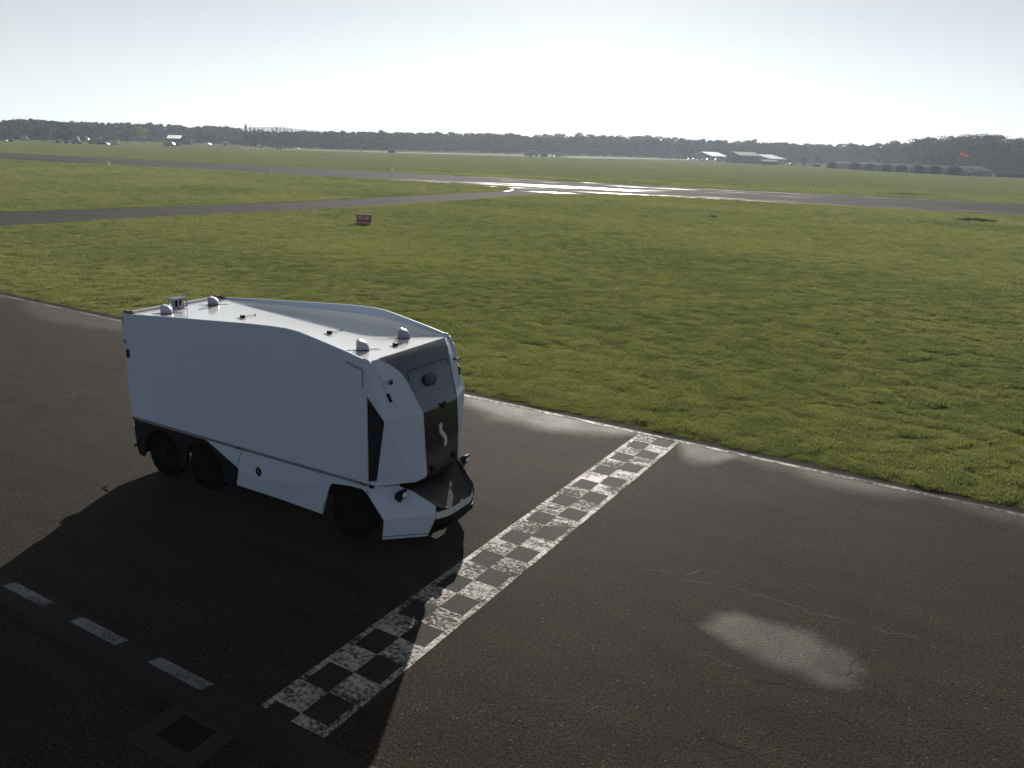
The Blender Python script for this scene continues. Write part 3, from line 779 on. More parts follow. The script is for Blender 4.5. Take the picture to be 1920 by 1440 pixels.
m_.build("sign_feet", plain("sign_feet_grey", (.32, .32, .31), .7), sg)
tc = bpy.data.curves.new("lettering", 'FONT'); tc.body = "25-07"; tc.size = .47; tc.align_x = 'CENTER'; tc.align_y = 'CENTER'; tc.extrude = .006
to = bpy.data.objects.new("lettering_curve", tc); COL.objects.link(to)
dg = bpy.context.evaluated_depsgraph_get(); lme = bpy.data.meshes.new_from_object(to.evaluated_get(dg)); bpy.data.objects.remove(to)
lme.materials.clear(); lme.materials.append(MLET)
lo = link("lettering", lme, pnl); lo.location = (0, -.078, .53); lo.rotation_euler = (R(90), 0, 0)

# ------------------------------------------------------------------ far vehicles and buildings
MCAR = {}
def carm(name, col):
    if name not in MCAR: MCAR[name] = plain("car_paint_"+name, col, .28, .5, 0, .04, 2, coat=.4)
    return MCAR[name]
def wheels4(root, xs, y, r, w=.24):
    for x in xs:
        for s_ in (-1, 1):
            m = MB(); m.lathe([(r*.6, s_*(y-w)), (r, s_*(y-w*.9)), (r, s_*(y-.03)), (r*.6, s_*y)], (x, 0, r), 'y', 14); m.build("wheel", MRUB, root)
def car(name, label, cat, loc, rz, col, L=4.4, H=1.5, kind='car', group=None):
    root = empty(name, loc, rz); tag(root, label, cat, group)
    if kind == 'car':
        b = MB(); b.prism([(-.5*L, .3), (-.5*L, .85), (-.42*L, .95), (.18*L, .92), (.46*L, .78), (.5*L, .55), (.5*L, .3)], -.86, .86); b.build("body", col, root, bevel=.05)
        c = MB(); c.prism([(-.44*L, .93), (-.34*L, H-.03), (.0, H-.03), (.2*L, .92)], -.76, .76); c.build("windows", MGLASS, root, bevel=.04)
        t = MB(); t.prism([(-.36*L, H-.06), (-.33*L, H), (0, H), (.03*L, H-.06)], -.78, .78); t.build("car_roof", col, root, bevel=.02)
        wheels4(root, (-.3*L, .31*L), .88, .32)
    elif kind == 'van':
        b = MB(); b.prism([(-.5*L, .35), (-.5*L, H*.96), (-.46*L, H), (.22*L, H), (.40*L, H*.58), (.5*L, H*.48), (.5*L, .35)], -.95, .95); b.build("body", col, root, bevel=.06)
        c = MB(); c.prism([(.235*L, H*.97), (.41*L, H*.59), (.40*L, H*.56), (.22*L, H*.93)], -.84, .84); c.build("windscreen", plain("bright_windscreen", (.3, .34, .36), .08, .8), root, loc=(.03, 0, 0))
        for s_ in (-1, 1):
            c = MB(); c.box((.16*L, s_*.956, H*.76), (.16*L, .012, H*.24)); c.build("side_window", MGLASS, root)
        wheels4(root, (-.3*L, .33*L), .97, .36)
    elif kind == 'truck':
        b = MB(); b.box((-.13*L, 0, H*.56+.2), (.72*L, 2.4, H*.84-.2)); bx_ = b.build("cargo_box", col, root, bevel=.03)
        c = MB(); c.prism([(.25*L, .6), (.25*L, H*.72), (.36*L, H*.72), (.46*L, H*.42), (.5*L, H*.36), (.5*L, .5)], -1.1, 1.1); c.build("cab", MCAR.get('dark') or carm('dark', (.03, .035, .045)), root, bevel=.04)
        c = MB(); c.box((-.13*L, 0, H*.98+.03), (.73*L, 2.44, .07)); c.build("box_roof", plain("box_roof_pale", (.6, .6, .6), .4), root)
        c = MB(); c.box((0, 0, .55), (.96*L, 1.0, .2)); c.build("frame", MCHAS, root)
        wheels4(root, (-.33*L, -.2*L, .36*L), 1.15, .45, .3)
    elif kind == 'trailer':
        b = MB(); b.box((0, 0, .85), (L, 2.2, .22)); b.build("bed", col, root)
        c = MB(); c.box((-.1*L, 0, 1.2), (.6*L, 1.8, H-.96)); c.build("load", MCAR.get('dark') or carm('dark', (.03, .035, .045)), root, bevel=.06)
        wheels4(root, (-.2*L, -.05*L), 1.05, .4)
        c = MB(); c.tube((.5*L, 0, .8), (.5*L+1.0, 0, .5), .06); c.build("drawbar", MCHAS, root)
    return root
carm('dark', (.03, .035, .045)); carm('blue', (.05, .10, .20)); carm('white', (.7, .7, .7)); carm('silver', (.4, .42, .44)); carm('teal', (.09, .17, .19)); carm('greygreen', (.16, .21, .21)); carm('red', (.15, .03, .03))
VIEW = math.atan2(RT[1], RT[0])     # heading that lies across the view
def V(px, py): return at(px, py)
car("parked_car", "blue car with bright windscreen at the far left edge of the airfield", "car", V(3, 265.6), VIEW+.1, MCAR['blue'], 5.4, 1.75)
car("flat_trailer", "small dark trailer parked just right of the blue car at far left", "trailer", V(22, 265.6), VIEW, MCAR['dark'], 2.4, 1.5, 'trailer')
car("delivery_van", "grey green van with bright windscreen parked alone before the left wood", "van", V(46, 263.4), VIEW, MCAR['greygreen'], 5.4, 2.3, 'van')
car("off_road_car", "dark off-road car at the left end of the vehicle cluster", "car", V(111, 268.5), VIEW+.3, MCAR['dark'], 3.4, 1.9)
car("flat_trailer", "low dark flat trailer between the off-road car and the blue van", "trailer", V(126, 268.8), VIEW, MCAR['dark'], 4.2, 1.4, 'trailer')
car("delivery_van", "blue van with white windscreen pillar in the vehicle cluster", "van", V(144, 270), VIEW+.15, MCAR['blue'], 4.6, 2.7, 'van')
car("box_truck", "dark box truck behind the blue van", "truck", V(158, 267), VIEW+.2, MCAR['dark'], 7.0, 3.6, 'truck')
car("flatbed_truck", "dark truck parked right of the signboard in the vehicle cluster", "truck", V(179, 270.6), VIEW+PI, MCAR['dark'], 6.4, 3.0, 'truck')
car("parked_car", "silver four wheel drive car near the right end of the vehicle cluster", "car", V(206, 271), VIEW+.2, MCAR['silver'], 4.6, 2.0)
car("horse_trailer", "pale blue box van at the right end of the vehicle cluster", "van", V(217, 271.4), VIEW+PI, MCAR['silver'], 3.4, 2.2, 'van')
car("parked_car", "dark car in front of the silver four wheel drive car", "car", V(197, 271.2), VIEW+.1, MCAR['dark'], 3.8, 1.5)
def board(label, px, py, w, h, zc, name="notice_board", post=True):
    p = V(px, py); r = empty(name, p, VIEW); tag(r, label, "board")
    m = MB(); m.box((0, 0, zc), (w, .12, h)); m.build("panel", plain("board_white", (.62, .63, .60), .6), r, bevel=.02)
    m = MB()
    for s_ in ((0,) if w < 1.6 else (-.3, .3)): m.tube((s_*w, .1, 0), (s_*w, .1, zc), .07)
    m.build("post", plain("post_grey", (.2, .2, .2), .6), r)
board("square white board standing behind the blue van", 147.5, 268, 1.7, 1.7, 2.7)
board("square white board on a single post left of the dark truck", 164.5, 270.5, 1.5, 1.8, 2.7)
board("narrow white board beside the square board on a post", 169, 269.5, .6, 1.7, 2.0)
# white marker posts on the grass
def marker(px, py, label, h=.45, r=.16):
    p = V(px, py); m = MB(); m.lathe([(r, 0), (r, .06), (r*.5, h*.5), (r*.55, h), (r*.2, h+.05)], (0, 0, 0), 'z', 12)
    o_ = m.build("runway_light", plain("marker_white", (.75, .74, .7), .4), loc=p); tag(o_, label, "runway light", "small lights along the runway edges")
marker(204, 309.5, "white runway edge light at the near edge left of the billboard", .8, .32)
marker(508.5, 326.6, "white runway edge light on the near edge above the taxiway", .6, .25)
marker(735, 322.5, "white runway edge light on the far edge above the maroon sign", .6, .25)
marker(1081, 340.6, "white runway edge light on the far edge above the puddles", .6, .25)
marker(1525, 362.5, "small runway edge light on the far edge at the right", .5, .2)
marker(252.5, 267, "white marker post left of the billboard and under the yellow tree", 2.2, .35)
# billboard on legs
bp_ = V(328, 273.5); k = mpp(bp_)
bb = empty("billboard", bp_, VIEW-.12); tag(bb, "long pale billboard in a dark frame raised on legs before the wood", "billboard")
bw, bh, bz = 27.5*k, 5.6*k, 16.3*k
m_ = MB(); m_.box((0, .5, bz), (bw+1.6, .7, bh+1.6)); m_.build("frame", carm('dark', None) if False else MCAR['dark'], bb, bevel=.05)
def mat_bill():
    q = N("billboard_glow_face"); e = q.bsdf((.85, .8, .77), .35, .5)
    x = q.n("Emission"); x.inputs[0].default_value = (1, .93, .89, 1); x.inputs[1].default_value = .55  # added self-glow brightens the pale face, which is no lamp
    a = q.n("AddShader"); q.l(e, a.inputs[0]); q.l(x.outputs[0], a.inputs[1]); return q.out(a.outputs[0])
m_ = MB(); sk = .55
m_.poly([(-bw/2-sk, .12, bz-bh/2), (bw/2-sk, .12, bz-bh/2), (bw/2+sk, .12, bz+bh/2), (-bw/2+sk, .12, bz+bh/2)]); fc_ = m_.build("face", mat_bill(), bb)
m_ = MB(); x = -bw*.44; 
while x < bw*.38:
    w_ = random.uniform(.22, .42); dx = random.uniform(.12, .2)
    m_.box((x, .10, bz+.1*bh), (w_*.5, .02, bh*random.choice((.34, .40, .46))), ry=R(random.uniform(-14, 14))); x += w_+dx
m_.build("lettering", plain("faded_red_letters", (.55, .30, .24), .6), fc_)
m_ = MB()
for x in (-.4, 0, .4): m_.box((x*bw, .6, bz/2-.2), (.35, .35, bz))
m_.build("leg", MCHAS, bb)
# grey green shed and dark lorry under it
p = V(318, 270.5); k = mpp(p); r = empty("shed", p+Vector((-3, 8, 0)), VIEW); tag(r, "low grey green shed with a pale roof behind the raised billboard", "shed")
m_ = MB(); m_.prism([(-8, 0), (-8, 2.0), (-4, 3.4), (9, 3.4), (9, 0)], 0, 7); m_.build("walls", plain("shed_green", (.11, .14, .135), .95, .05), r)
m_ = MB(); m_.box((2.5, 3.5, 3.46), (13.2, 7.2, .1)); m_.build("roof", plain("shed_roof", (.10, .12, .12), .95, .05), r)
car("pickup_truck", "dark lorry with a pale side stripe parked under the billboard", "truck", V(318, 274.2), VIEW, MCAR['greygreen'], 6.2, 2.6, 'truck')
car("parked_car", "dark hatchback right of the lorry under the billboard", "car", V(334, 274), VIEW+PI, MCAR['dark'], 3.6, 1.6)
car("parked_car", "white estate car before the wood right of the billboard", "car", V(389, 271.5), VIEW, MCAR['white'], 5.0, 1.6)
car("parked_car", "small white car left of the pale blue hut", "car", V(411, 272), VIEW+.4, MCAR['white'], 3.6, 1.5)
def hut(name, label, px, py, wpx, hpx, col, depth=4, roofcol=None, cat="hut"):
    p = V(px, py); k_ = mpp(p); r_ = empty(name, p, VIEW); tag(r_, label, cat); w, h = wpx*k_, hpx*k_
    m = MB(); m.prism([(-w/2, 0), (w/2, 0), (w/2, h*.8), (-w/2, h*.8)], 0, depth); m.build("walls", plain(name+"_walls", col, .7, .3), r_)
    m = MB(); m.prism([(-.15, h*.8), (depth+.15, h*.8), (depth/2, h)], -w/2-.15, w/2+.15, 'x'); m.build("roof", plain(name+"_roof", roofcol or tuple(x*1.3 for x in col), .5), r_)
    m = MB(); m.box((w*.15, -.01, h*.36), (min(1.0, w*.2), .04, h*.66)); m.build("door", MCHAS, r_)
    return r_
hut("hut", "pale blue hut before the wood left of the poplars", 421, 273.6, 9, 8, (.13, .20, .24))
car("parked_car", "silver car among pallets before the wood left of the bare trees", "car", V(494, 279), VIEW+.2, MCAR['silver'], 4.4, 1.5)
car("flat_trailer", "long low dark trailer before the bare trees", "trailer", V(528, 280), VIEW, MCAR['dark'], 13, 1.2, 'trailer')
car("parked_car", "pale car alone below the bare trees", "car", V(555, 280.2), VIEW, MCAR['white'], 4.0, 1.5)
# thin mast
p = V(675.5, 285); m_ = MB(); m_.tube((0, 0, 0), (0, 0, 4.6), .10, .06); m_.box((0, 0, .25), (1.0, 1.0, .5)); o = m_.build("mast", plain("mast_pale", (.5, .5, .48), .5), loc=p); tag(o, "thin pale mast on a block in the far grass", "mast")
hut("hut", "small dark hut alone on the far grass in the middle distance", 734, 286.6, 12.5, 7, (.03, .035, .045), 3)
car("dark_tractor", "dark truck cab at the left of the middle vehicle group", "van", V(988, 293), VIEW+PI, MCAR['dark'], 3.4, 2.4, 'van')
car("box_truck", "dark box truck with a pale roof in the middle vehicle group", "truck", V(1000, 293.2), VIEW+.12, MCAR['dark'], 6.2, 3.9, 'truck')
hut("container", "dark shipping container right of the pale roofed box truck", 1020, 293.8, 13, 7, (.035, .035, .04), 2.4, (.06, .06, .065), "container")
car("flat_trailer", "flat trailer between the container and the tractor", "trailer", V(1036, 294.6), VIEW, MCAR['dark'], 4.5, 1.1, 'trailer')
car("tractor", "dark tall tractor left of the pale car in the middle group", "truck", V(1046, 294.2), VIEW, MCAR['dark'], 3.4, 3.1, 'truck')
car("parked_car", "pale car at the right end of the middle vehicle group", "car", V(1057, 294.8), VIEW, MCAR['silver'], 4.6, 1.8)
# light aircraft
MAIR = plain("aircraft_white", (.85, .85, .85), .18, .7, 0, .03, 1, coat=1.0)
def aircraft(label, px, py, rz, span=10.5):
    r = empty("light_aircraft", V(px, py), rz); tag(r, label, "aircraft", "light aircraft parked before the wood")
    m = MB(); m.lathe([(.12, -3.6), (.3, -2.4), (.55, -.4), (.6, .8), (.45, 2.0), (.2, 2.5)], (0, 0, 1.15), 'x', 14); m.build("fuselage", MAIR, r, smooth=True)
    m = MB(); m.box((.5, 0, 1.9), (1.5, span, .16)); m.build("wing", MAIR, r, bevel=.05)
    m = MB(); m.box((-3.2, 0, 1.3), (.8, 3.2, .1)); m.prism([(-3.7, 1.2), (-2.8, 1.3), (-3.4, 2.5), (-3.8, 2.5)], -.05, .05); m.build("tail", MAIR, r)
    m = MB(); m.prism([(.2, 1.5), (1.3, 1.5), (1.0, 1.95), (.3, 1.95)], -.5, .5); m.build("canopy", MGLASS, r)
    for x, y_ in ((.5, .9), (.5, -.9), (2.0, 0)):
        m = MB(); m.lathe([(.1, y_-.08), (.25, y_-.08), (.25, y_+.08), (.1, y_+.08)], (x, 0, .25), 'y', 10); m.tube((x, y_, .25), (x*.9, y_*.5, 1.0), .05); m.build("wheel", MRUB, r)
aircraft("white light aircraft at the left end of the parked row", 1132, 293.2, VIEW+1.45)
aircraft("white light aircraft second from the left in the parked row", 1154, 293.6, VIEW+1.7)
aircraft("white light aircraft with peaked wings alone left of the grey shed", 1214, 295.2, VIEW+1.4)
aircraft("greyish light aircraft between the peaked one and the grey shed", 1236, 296, VIEW+1.8)
aircraft("light aircraft nearest the grey shed", 1266, 296.8, VIEW+1.5)
# hangars
def mroof(name, col, rough): return plain(name, col, rough, .5, .85, .05, .4)
def gable(name, label, px, py, wpx, wall_px, rise_px, depth, rz, wc, rc, rr=.35, cat="hangar"):
    p = V(px, py); k_ = mpp(p); w, h, rs = wpx*k_, wall_px*k_, rise_px*k_
    r = empty(name, p, VIEW+rz); tag(r, label, cat)
    m = MB(); m.prism([(0, 0), (0, h), (depth/2, h+rs-.1), (depth, h), (depth, 0)], -w/2, w/2, 'x'); m.build("walls", plain(name+"_walls_%d" % px, wc, .6, .3, 0, .1, .3), r)
    m = MB(); m.prism([(-.5, h-.05), (depth/2, h+rs), (depth/2, h+rs+.15), (-.5, h+.12)], -w/2-.4, w/2+.4, 'x'); m.prism([(depth+.5, h-.05), (depth/2, h+rs), (depth/2, h+rs+.15), (depth+.5, h+.12)], -w/2-.4, w/2+.4, 'x')
    m.build("roof", mroof(name+"_roof_%d" % px, rc, rr), r)
    m = MB(); m.box((0, -.04, h*.42), (w*.4, .08, h*.8)); m.build("door", plain(name+"_door_%d" % px, tuple(x*.6 for x in wc), .6), r)
    return r
gable("grey_shed", "long low grey shed left of the white roofed hangars", 1303, 298.5, 36, 7, 2, 10, 0, (.17, .18, .19), (.2, .21, .22), .6, "shed")
gable("hangar", "white roofed hangar with a lower annexe left of the dark hangar", 1349, 302, 32, 8.5, 7, 40, .25, (.14, .15, .16), (.95, .95, .95), .3)
gable("hangar", "large dark hangar with a grey green roof between two white roofs", 1405, 306.5, 44, 14, 6, 20, .25, (.085, .10, .115), (.22, .24, .24), .45)
gable("hangar", "white roofed hangar with pale gable right of the dark hangar", 1458, 308, 34, 9.5, 7, 40, .3, (.22, .24, .27), (.95, .95, .95), .3)
gable("annexe", "low white roofed annexe in front of the dark hangar", 1371, 303, 22, 6.5, 2.0, 8, .1, (.1, .11, .12), (.85, .85, .85), .18, "annexe")
gable("annexe", "low pale roofed annexe in front of the right white hangar", 1444, 309, 28, 6.5, 1.6, 6, .1, (.08, .09, .1), (.5, .52, .55), .25, "annexe")
cc = ['white', 'silver', 'white', 'dark', 'silver', 'white', 'dark']
for i in range(7):
    px = 1294+i*8.4
    car("parked_car", ["white car at the left end of the row before the white hangar", "silver car second from the left in the row before the white hangar", "white car in the row below the grey shed end", "dark car in the middle of the row before the white hangar", "silver car just left of the white hangar front", "white car before the middle of the white hangar", "dark car at the right end of the row before the white hangar"][i],
        "car", V(px, 300.4+i*.42), VIEW+random.uniform(-.3, .3), MCAR[cc[i]], 4.3, 1.6, 'car', "cars parked in a row before the hangars")
for i, (px, py, c_) in enumerate(((1486, 310, 'dark'), (1496, 310.6, 'silver'), (1507, 311, 'dark'), (1519, 311.6, 'silver'))):
    car("parked_car", ["dark car just right of the pale gabled hangar", "silver car second from the pale gabled hangar", "dark car below the round tree right of the hangars", "silver car left of the brick hut"][i], "car", V(px, py), VIEW+random.uniform(-.4, .4), MCAR[c_], 4.2, 1.6, 'car', "cars parked right of the hangars")
hut("hut", "small brown red hut left of the long arched shelter", 1533, 313, 9, 7, (.16, .09, .08), 4)
# arched shelters
MARC = plain("shelter_skin", (.17, .215, .23), .36, .5, .45, .08, .6); MARCD = plain("shelter_end", (.045, .05, .055), .7)
def arch(px, py, wpx, hpx, L, rz, label):
    p = V(px, py); k_ = mpp(p); w, h = wpx*k_, hpx*k_
    r = empty("arched_shelter", p, VIEW+rz); tag(r, label, "shelter", "row of arched shelters along the wood")
    n = 16; pr = [(-w/2*math.cos(PI*i/n), h*math.sin(PI*i/n)**.8) for i in range(n+1)]
    m = MB()
    ys = [0, L*.25, L*.5, L*.75, L]
    rows_ = [[m.bm.verts.new((a, y_, b)) for a, b in pr] for y_ in ys]
    for A, B in zip(rows_[:-1], rows_[1:]):
        for i in range(n): m.bm.faces.new([A[i], A[i+1], B[i+1], B[i]])
    m.build("skin", MARC, r, smooth=True)
    m = MB(); m.poly([(a*.985, .25, b*.985) for a, b in pr]); m.poly([(a*.985, L-.1, b*.985) for a, b in pr]); m.build("end_wall", MARCD, r)
    m = MB(); m.box((0, .2, h*.38), (w*.5, .08, h*.76)); m.build("door", MCHAS, r)
    for i in range(5):
        yy = L*(i+.5)/5; m = MB()
        for (a, b), (c_, d_) in zip(pr[:-1], pr[1:]): m.tube((a*1.01, yy, b*1.01), (c_*1.01, yy, d_*1.01), .06, .06, 4)
        m.build("rib", MARCD, r)
names = ["long arched shelter at the left end of the row, set apart", "second arched shelter from the left with a bright roof edge", "arched shelter third from the left in the row", "arched shelter in the middle of the row, fourth from the left", "arched shelter fifth from the left in the row", "arched shelter sixth from the left in the row", "arched shelter just left of the windsock pole", "largest arched shelter right behind the windsock pole"]
for i, (px, py, w, h, L) in enumerate(((1560, 315.5, 26, 12, 26), (1601, 318, 31, 13.5, 24), (1631, 320, 31, 13.5, 24), (1660, 321.5, 31, 14, 22), (1688, 323, 31, 14, 22), (1720, 325, 33, 15, 20), (1752, 326.5, 34, 15.5, 20), (1788, 328.5, 36, 17, 26))):
    arch(px, py, w, h, L, -.98, names[i])
# windsock
p = V(1786.5, 327.5); k = mpp(p); r = empty("windsock", p, VIEW); tag(r, "red windsock on a tall grey pole before the arched shelters", "windsock")
m_ = MB(); m_.tube((0, 0, 0), (7.0*k, 0, 38*k), .14, .09, 8); m_.build("pole", plain("pole_grey", (.2, .2, .2), .6), r)
m_ = MB(); a = Vector((7.2*k, 0, 38.3*k)); pts_ = [a, a+Vector((4.5, -.1, -.6))*k*1.2, a+Vector((9.5, -.2, -2.4))*k*1.15, a+Vector((13.5, -.2, -5.0))*k*1.1]
for i in range(3): m_.tube(pts_[i], pts_[i+1], (2.1-.35*i)*k, (2.1-.35*(i+1))*k, 12)
def mat_sock():
    q = N("windsock_cloth"); d = q.bsdf((.78, .05, .03), .7, .2); t = q.n("BsdfTranslucent"); t.inputs[0].default_value = (.9, .06, .04, 1)
    m = q.n("MixShader"); m.inputs[0].default_value = .5; q.l(d, m.inputs[1]); q.l(t.outputs[0], m.inputs[2]); return q.out(m.outputs[0])
m_.build("sock", mat_sock(), r)
m_ = MB(); m_.tube((0, 0, 0), (0, 0, 1.4), .5, .3, 8); m_.build("pole_base", plain("pole_base_brown", (.16, .09, .06), .8), r)
# grey parked aircraft at the right
MGA = plain("aircraft_grey", (.13, .16, .19), .4, .5, 0, .06, .8)
r = empty("grey_aircraft", V(1841, 331), VIEW-.06); tag(r, "grey aircraft with a bubble canopy parked right of the arched shelters", "aircraft")
m_ = MB(); m_.lathe([(.7, -6.2), (1.15, -5.0), (1.35, -2), (1.4, 1.5), (1.15, 4.0), (.6, 5.6), (.1, 6.3)], (0, 0, 1.75), 'x', 18); m_.build("fuselage", MGA, r, smooth=True)
m_ = MB(); m_.lathe([(.1, .2), (.55, .8), (.75, 1.8), (.6, 3.0), (.1, 4.0)], (0, 0, 3.0), 'x', 14); m_.build("canopy", plain("canopy_pale", (.4, .43, .46), .12, .8), r, smooth=True)
m_ = MB(); m_.prism([(-2.2, 0), (1.6, 0), (-1.2, 4.2), (-2.2, 4.2)], 1.5, 1.65, 'z'); m_.prism([(-2.2, 0), (1.6, 0), (-1.2, -4.2), (-2.2, -4.2)], 1.5, 1.65, 'z'); m_.build("wing", MGA, r)
m_ = MB(); m_.prism([(-6.2, 2.2), (-4.4, 2.6), (-5.8, 4.0), (-6.6, 4.0)], -.08, .08); m_.build("tail_fin", MGA, r)
for x, y_ in ((3.6, 0), (-1.0, 1.2), (-1.0, -1.2)):
    m_ = MB(); m_.lathe([(.15, y_-.14), (.38, y_-.14), (.38, y_+.14), (.15, y_+.14)], (x, 0, .38), 'y', 12); m_.tube((x, y_, .38), (x, y_*.8, 1.2), .09); m_.build("wheel", MRUB, r)
hut("hut", "small brown hut between the windsock pole and the grey aircraft", 1814, 329.6, 9, 10, (.075, .05, .045), 3)
m_ = MB(); m_.box((0, 0, .5), (1.6, 1.0, 1.0)); m_.box((0, 0, 1.2), (1.0, .8, .4)); o = m_.build("tool_crate", plain("crate_pale", (.45, .47, .5), .5), loc=V(1862, 332)); tag(o, "small pale crate at the right of the grey aircraft", "crate")
# long dark wall at right
a, b = V(1866, 331), V(2060, 342); L_ = (b-a).length; k = mpp(a)
r = empty("boundary_wall", (a+b)/2, math.atan2((b-a).y, (b-a).x)); tag(r, "long low dark wall with a pale coping at the far right", "wall")
m_ = MB(); m_.box((0, .15, 1.15), (L_, .3, 2.3)); m_.build("wall_face", plain("wall_dark", (.045, .05, .058), .8), r)
m_ = MB(); m_.box((0, .15, 2.35), (L_, .42, .1)); m_.build("coping", plain("coping_pale", (.3, .31, .32), .6), r)

# ------------------------------------------------------------------ trees
def crown_quads(c, rx, rz, nl, nq, q, rs, shape='round'):
    """leaf clumps on lobes spread over a crown; returns verts (n*4,3)"""
    V_ = []
    c = np.asarray(c, float)
    for _ in range(nl):
        th = rs.uniform(0, 2*PI); u = rs.uniform(-.75, .86)
        rr = math.sqrt(max(0, 1-u*u))*rs.uniform(.55, .95)
        lc = c+np.array([rx*rr*math.cos(th), rx*rr*math.sin(th), rz*u*.85]); lr = rx*rs.uniform(.26, .46)
        d = rs.normal(size=(nq, 3)); d /= np.linalg.norm(d, axis=1)[:, None]
        d[:, 2] = np.where(d[:, 2] < -.3, -d[:, 2], d[:, 2])
        ctr = lc + d*lr*rs.uniform(.6, 1.08, (nq, 1))*np.array([1, 1, .8])
        nrm = d + rs.normal(scale=.6, size=(nq, 3)); nrm /= np.linalg.norm(nrm, axis=1)[:, None]
        t = np.cross(nrm, rs.normal(size=(nq, 3))); t /= np.linalg.norm(t, axis=1)[:, None]; b = np.cross(nrm, t)
        s = q*rs.uniform(.6, 1.25, (nq, 1))
        V_.append(np.stack([ctr-t*s-b*s*.6, ctr+t*s-b*s*.7, ctr+t*s*.8+b*s*.6, ctr-t*s*.7+b*s*.7], 1).reshape(-1, 3))
    return np.concatenate(V_)
ML = mat_leaf("oak_leaves", (.022, .036, .010), (.052, .058, .017))
MLY = mat_leaf("yellowing_leaves", (.19, .17, .05), (.27, .22, .06), .5)
MLD = mat_leaf("dark_leaves", (.014, .022, .010), (.028, .036, .014))
MBK = plain("bark", (.045, .036, .03), .9, .1, 0, .25, 2)
CTRL = [(-260, 256, 226), (0, 261, 228), (60, 262, 226), (100, 263, 229), (200, 265, 231), (300, 266, 234), (380, 269, 237), (440, 271, 240), (470, 273, 247), (560, 277, 248), (640, 279.5, 247), (720, 281.5, 249), (850, 284.5, 250), (960, 288, 252), (1100, 292.5, 255), (1200, 295.5, 257), (1300, 299, 261), (1400, 303, 266), (1500, 306, 270), (1560, 308.5, 272), (1640, 313, 272), (1690, 317, 267), (1740, 320, 261), (1820, 324, 257), (1920, 328, 262), (2250, 338, 270)]
cx_, cb_y, ct_y = (np.array(v, float) for v in zip(*CTRL))
rs = np.random.default_rng(5)
wv = []
px = -250.0
while px < 2240:
    by, ty = np.interp(px, cx_, cb_y), np.interp(px, cx_, ct_y)
    base = at(px, by); k = mpp(base); D = k*F_PX
    htop = CH + (hor(px)-ty)*k
    out_ = Vector((base.x, base.y, 0)).normalized()
    for row in range(5):
        off = row*11 + rs.uniform(-3, 4); p = base + out_*off + Vector((rs.uniform(-3, 3), rs.uniform(-3, 3), 0))
        kk = (D+off)/F_PX
        h = (CH + (hor(px)-ty)*kk)*rs.uniform(.80, 1.07) if row else htop*rs.uniform(.55, .92)
        if rs.random() < .10: h *= rs.uniform(1.0, 1.08)
        rx = h*rs.uniform(.30, .44); cz = h*.52; rz2 = h*.52
        wv.append(crown_quads((p.x, p.y, cz), rx, rz2, int(rs.integers(14, 19)), 36, max(.6, k*1.05), rs))
        wv.append(crown_quads((p.x-out_.x*3, p.y-out_.y*3, h*.18), rx*1.15, h*.2, 5, 24, max(.6, k*1.0), rs))
    px += min(9, max(5.5, 6.0/k))
wv = np.concatenate(wv); nq_ = len(wv)//4
me = np_mesh("woodland", wv, np.arange(nq_*4).reshape(-1, 4), ML)
wo = link("woodland", me); tag(wo, "hazy belt of dark broadleaf woodland along the far edge of the airfield", "woodland", None, "stuff")
def tree(label, px, by, ty, wpx, mat, name="broadleaf_tree", dens=1.0, low=.12, group=None):
    p = V(px, by); k_ = mpp(p); h = CH+(hor(px)-ty)*k_; w = wpx*k_/2
    r_ = empty(name, p, 0); tag(r_, label, "tree", group)
    q = crown_quads((0, 0, h*(.5+low/2)), w*.8, h*(.5-low/2)*.92, int(16*dens), 60, max(.4, k_*.75), rs)
    link("crown", np_mesh("crown", q, np.arange(len(q)).reshape(-1, 4), mat), r_)
    m = MB(); m.tube((0, 0, 0), (.1, 0, h*.45), h*.035, h*.02, 8)
    for _ in range(5):
        a_ = rs.uniform(0, 2*PI); m.tube((.05, 0, h*.28), (w*.5*math.cos(a_), w*.5*math.sin(a_), h*rs.uniform(.5, .75)), h*.014, h*.005, 6)
    m.build("trunk", MBK, r_)
tree("yellow green rounded tree standing out of the wood left of the billboard", 270, 267, 236, 25, MLY)
tree("dark broad tree in front of the wood behind the blue van", 121, 267, 239, 46, MLD, dens=1.5, low=.02)
tree("dark rounded tree in front of the wood right of the lone grey green van", 79, 265, 238, 36, MLD, dens=1.2, low=.02)
tree("dark tree at the far left edge behind the blue car", 8, 264, 239, 40, MLD, dens=1.2, low=.02)
tree("small round dark bush tree left of the arched shelters", 1535, 311, 291, 17, MLD, low=.02)
tree("small round dark bush tree right of the pale gabled hangar", 1505, 309, 292, 15, MLD, low=.02)
def poplar(label, px, by, ty, wpx):
    p = V(px, by); k_ = mpp(p); h = CH+(hor(px)-ty)*k_; w = wpx*k_/2
    r_ = empty("poplar_tree", p, 0); tag(r_, label, "tree", "poplars above the wood")
    vs = []
    for i in range(9):
        f = (i+.5)/9; ww = w*math.sin(PI*min(1, .18+.8*f))**.7*(1.15-f*.5)
        vs.append(crown_quads((0, 0, h*(.12+.84*f)), ww, h*.09, 4, 22, max(.4, k_*.6), rs))
    q = np.concatenate(vs); link("crown", np_mesh("crown", q, np.arange(len(q)).reshape(-1, 4), ML), r_)
    m = MB(); m.tube((0, 0, 0), (0, 0, h*.9), h*.02, h*.004, 6); m.build("trunk", MBK, r_)
poplar("tall dark poplar rising above the wood, broadest of the poplars", 463, 276, 231.5, 8)
poplar("thin poplar just right of the broadest poplar", 471, 276.5, 239, 4)
poplar("slim poplar left of the last thin poplar", 479, 277, 239, 5)
poplar("last thin poplar left of the bare trees", 494, 277, 240, 3.5)
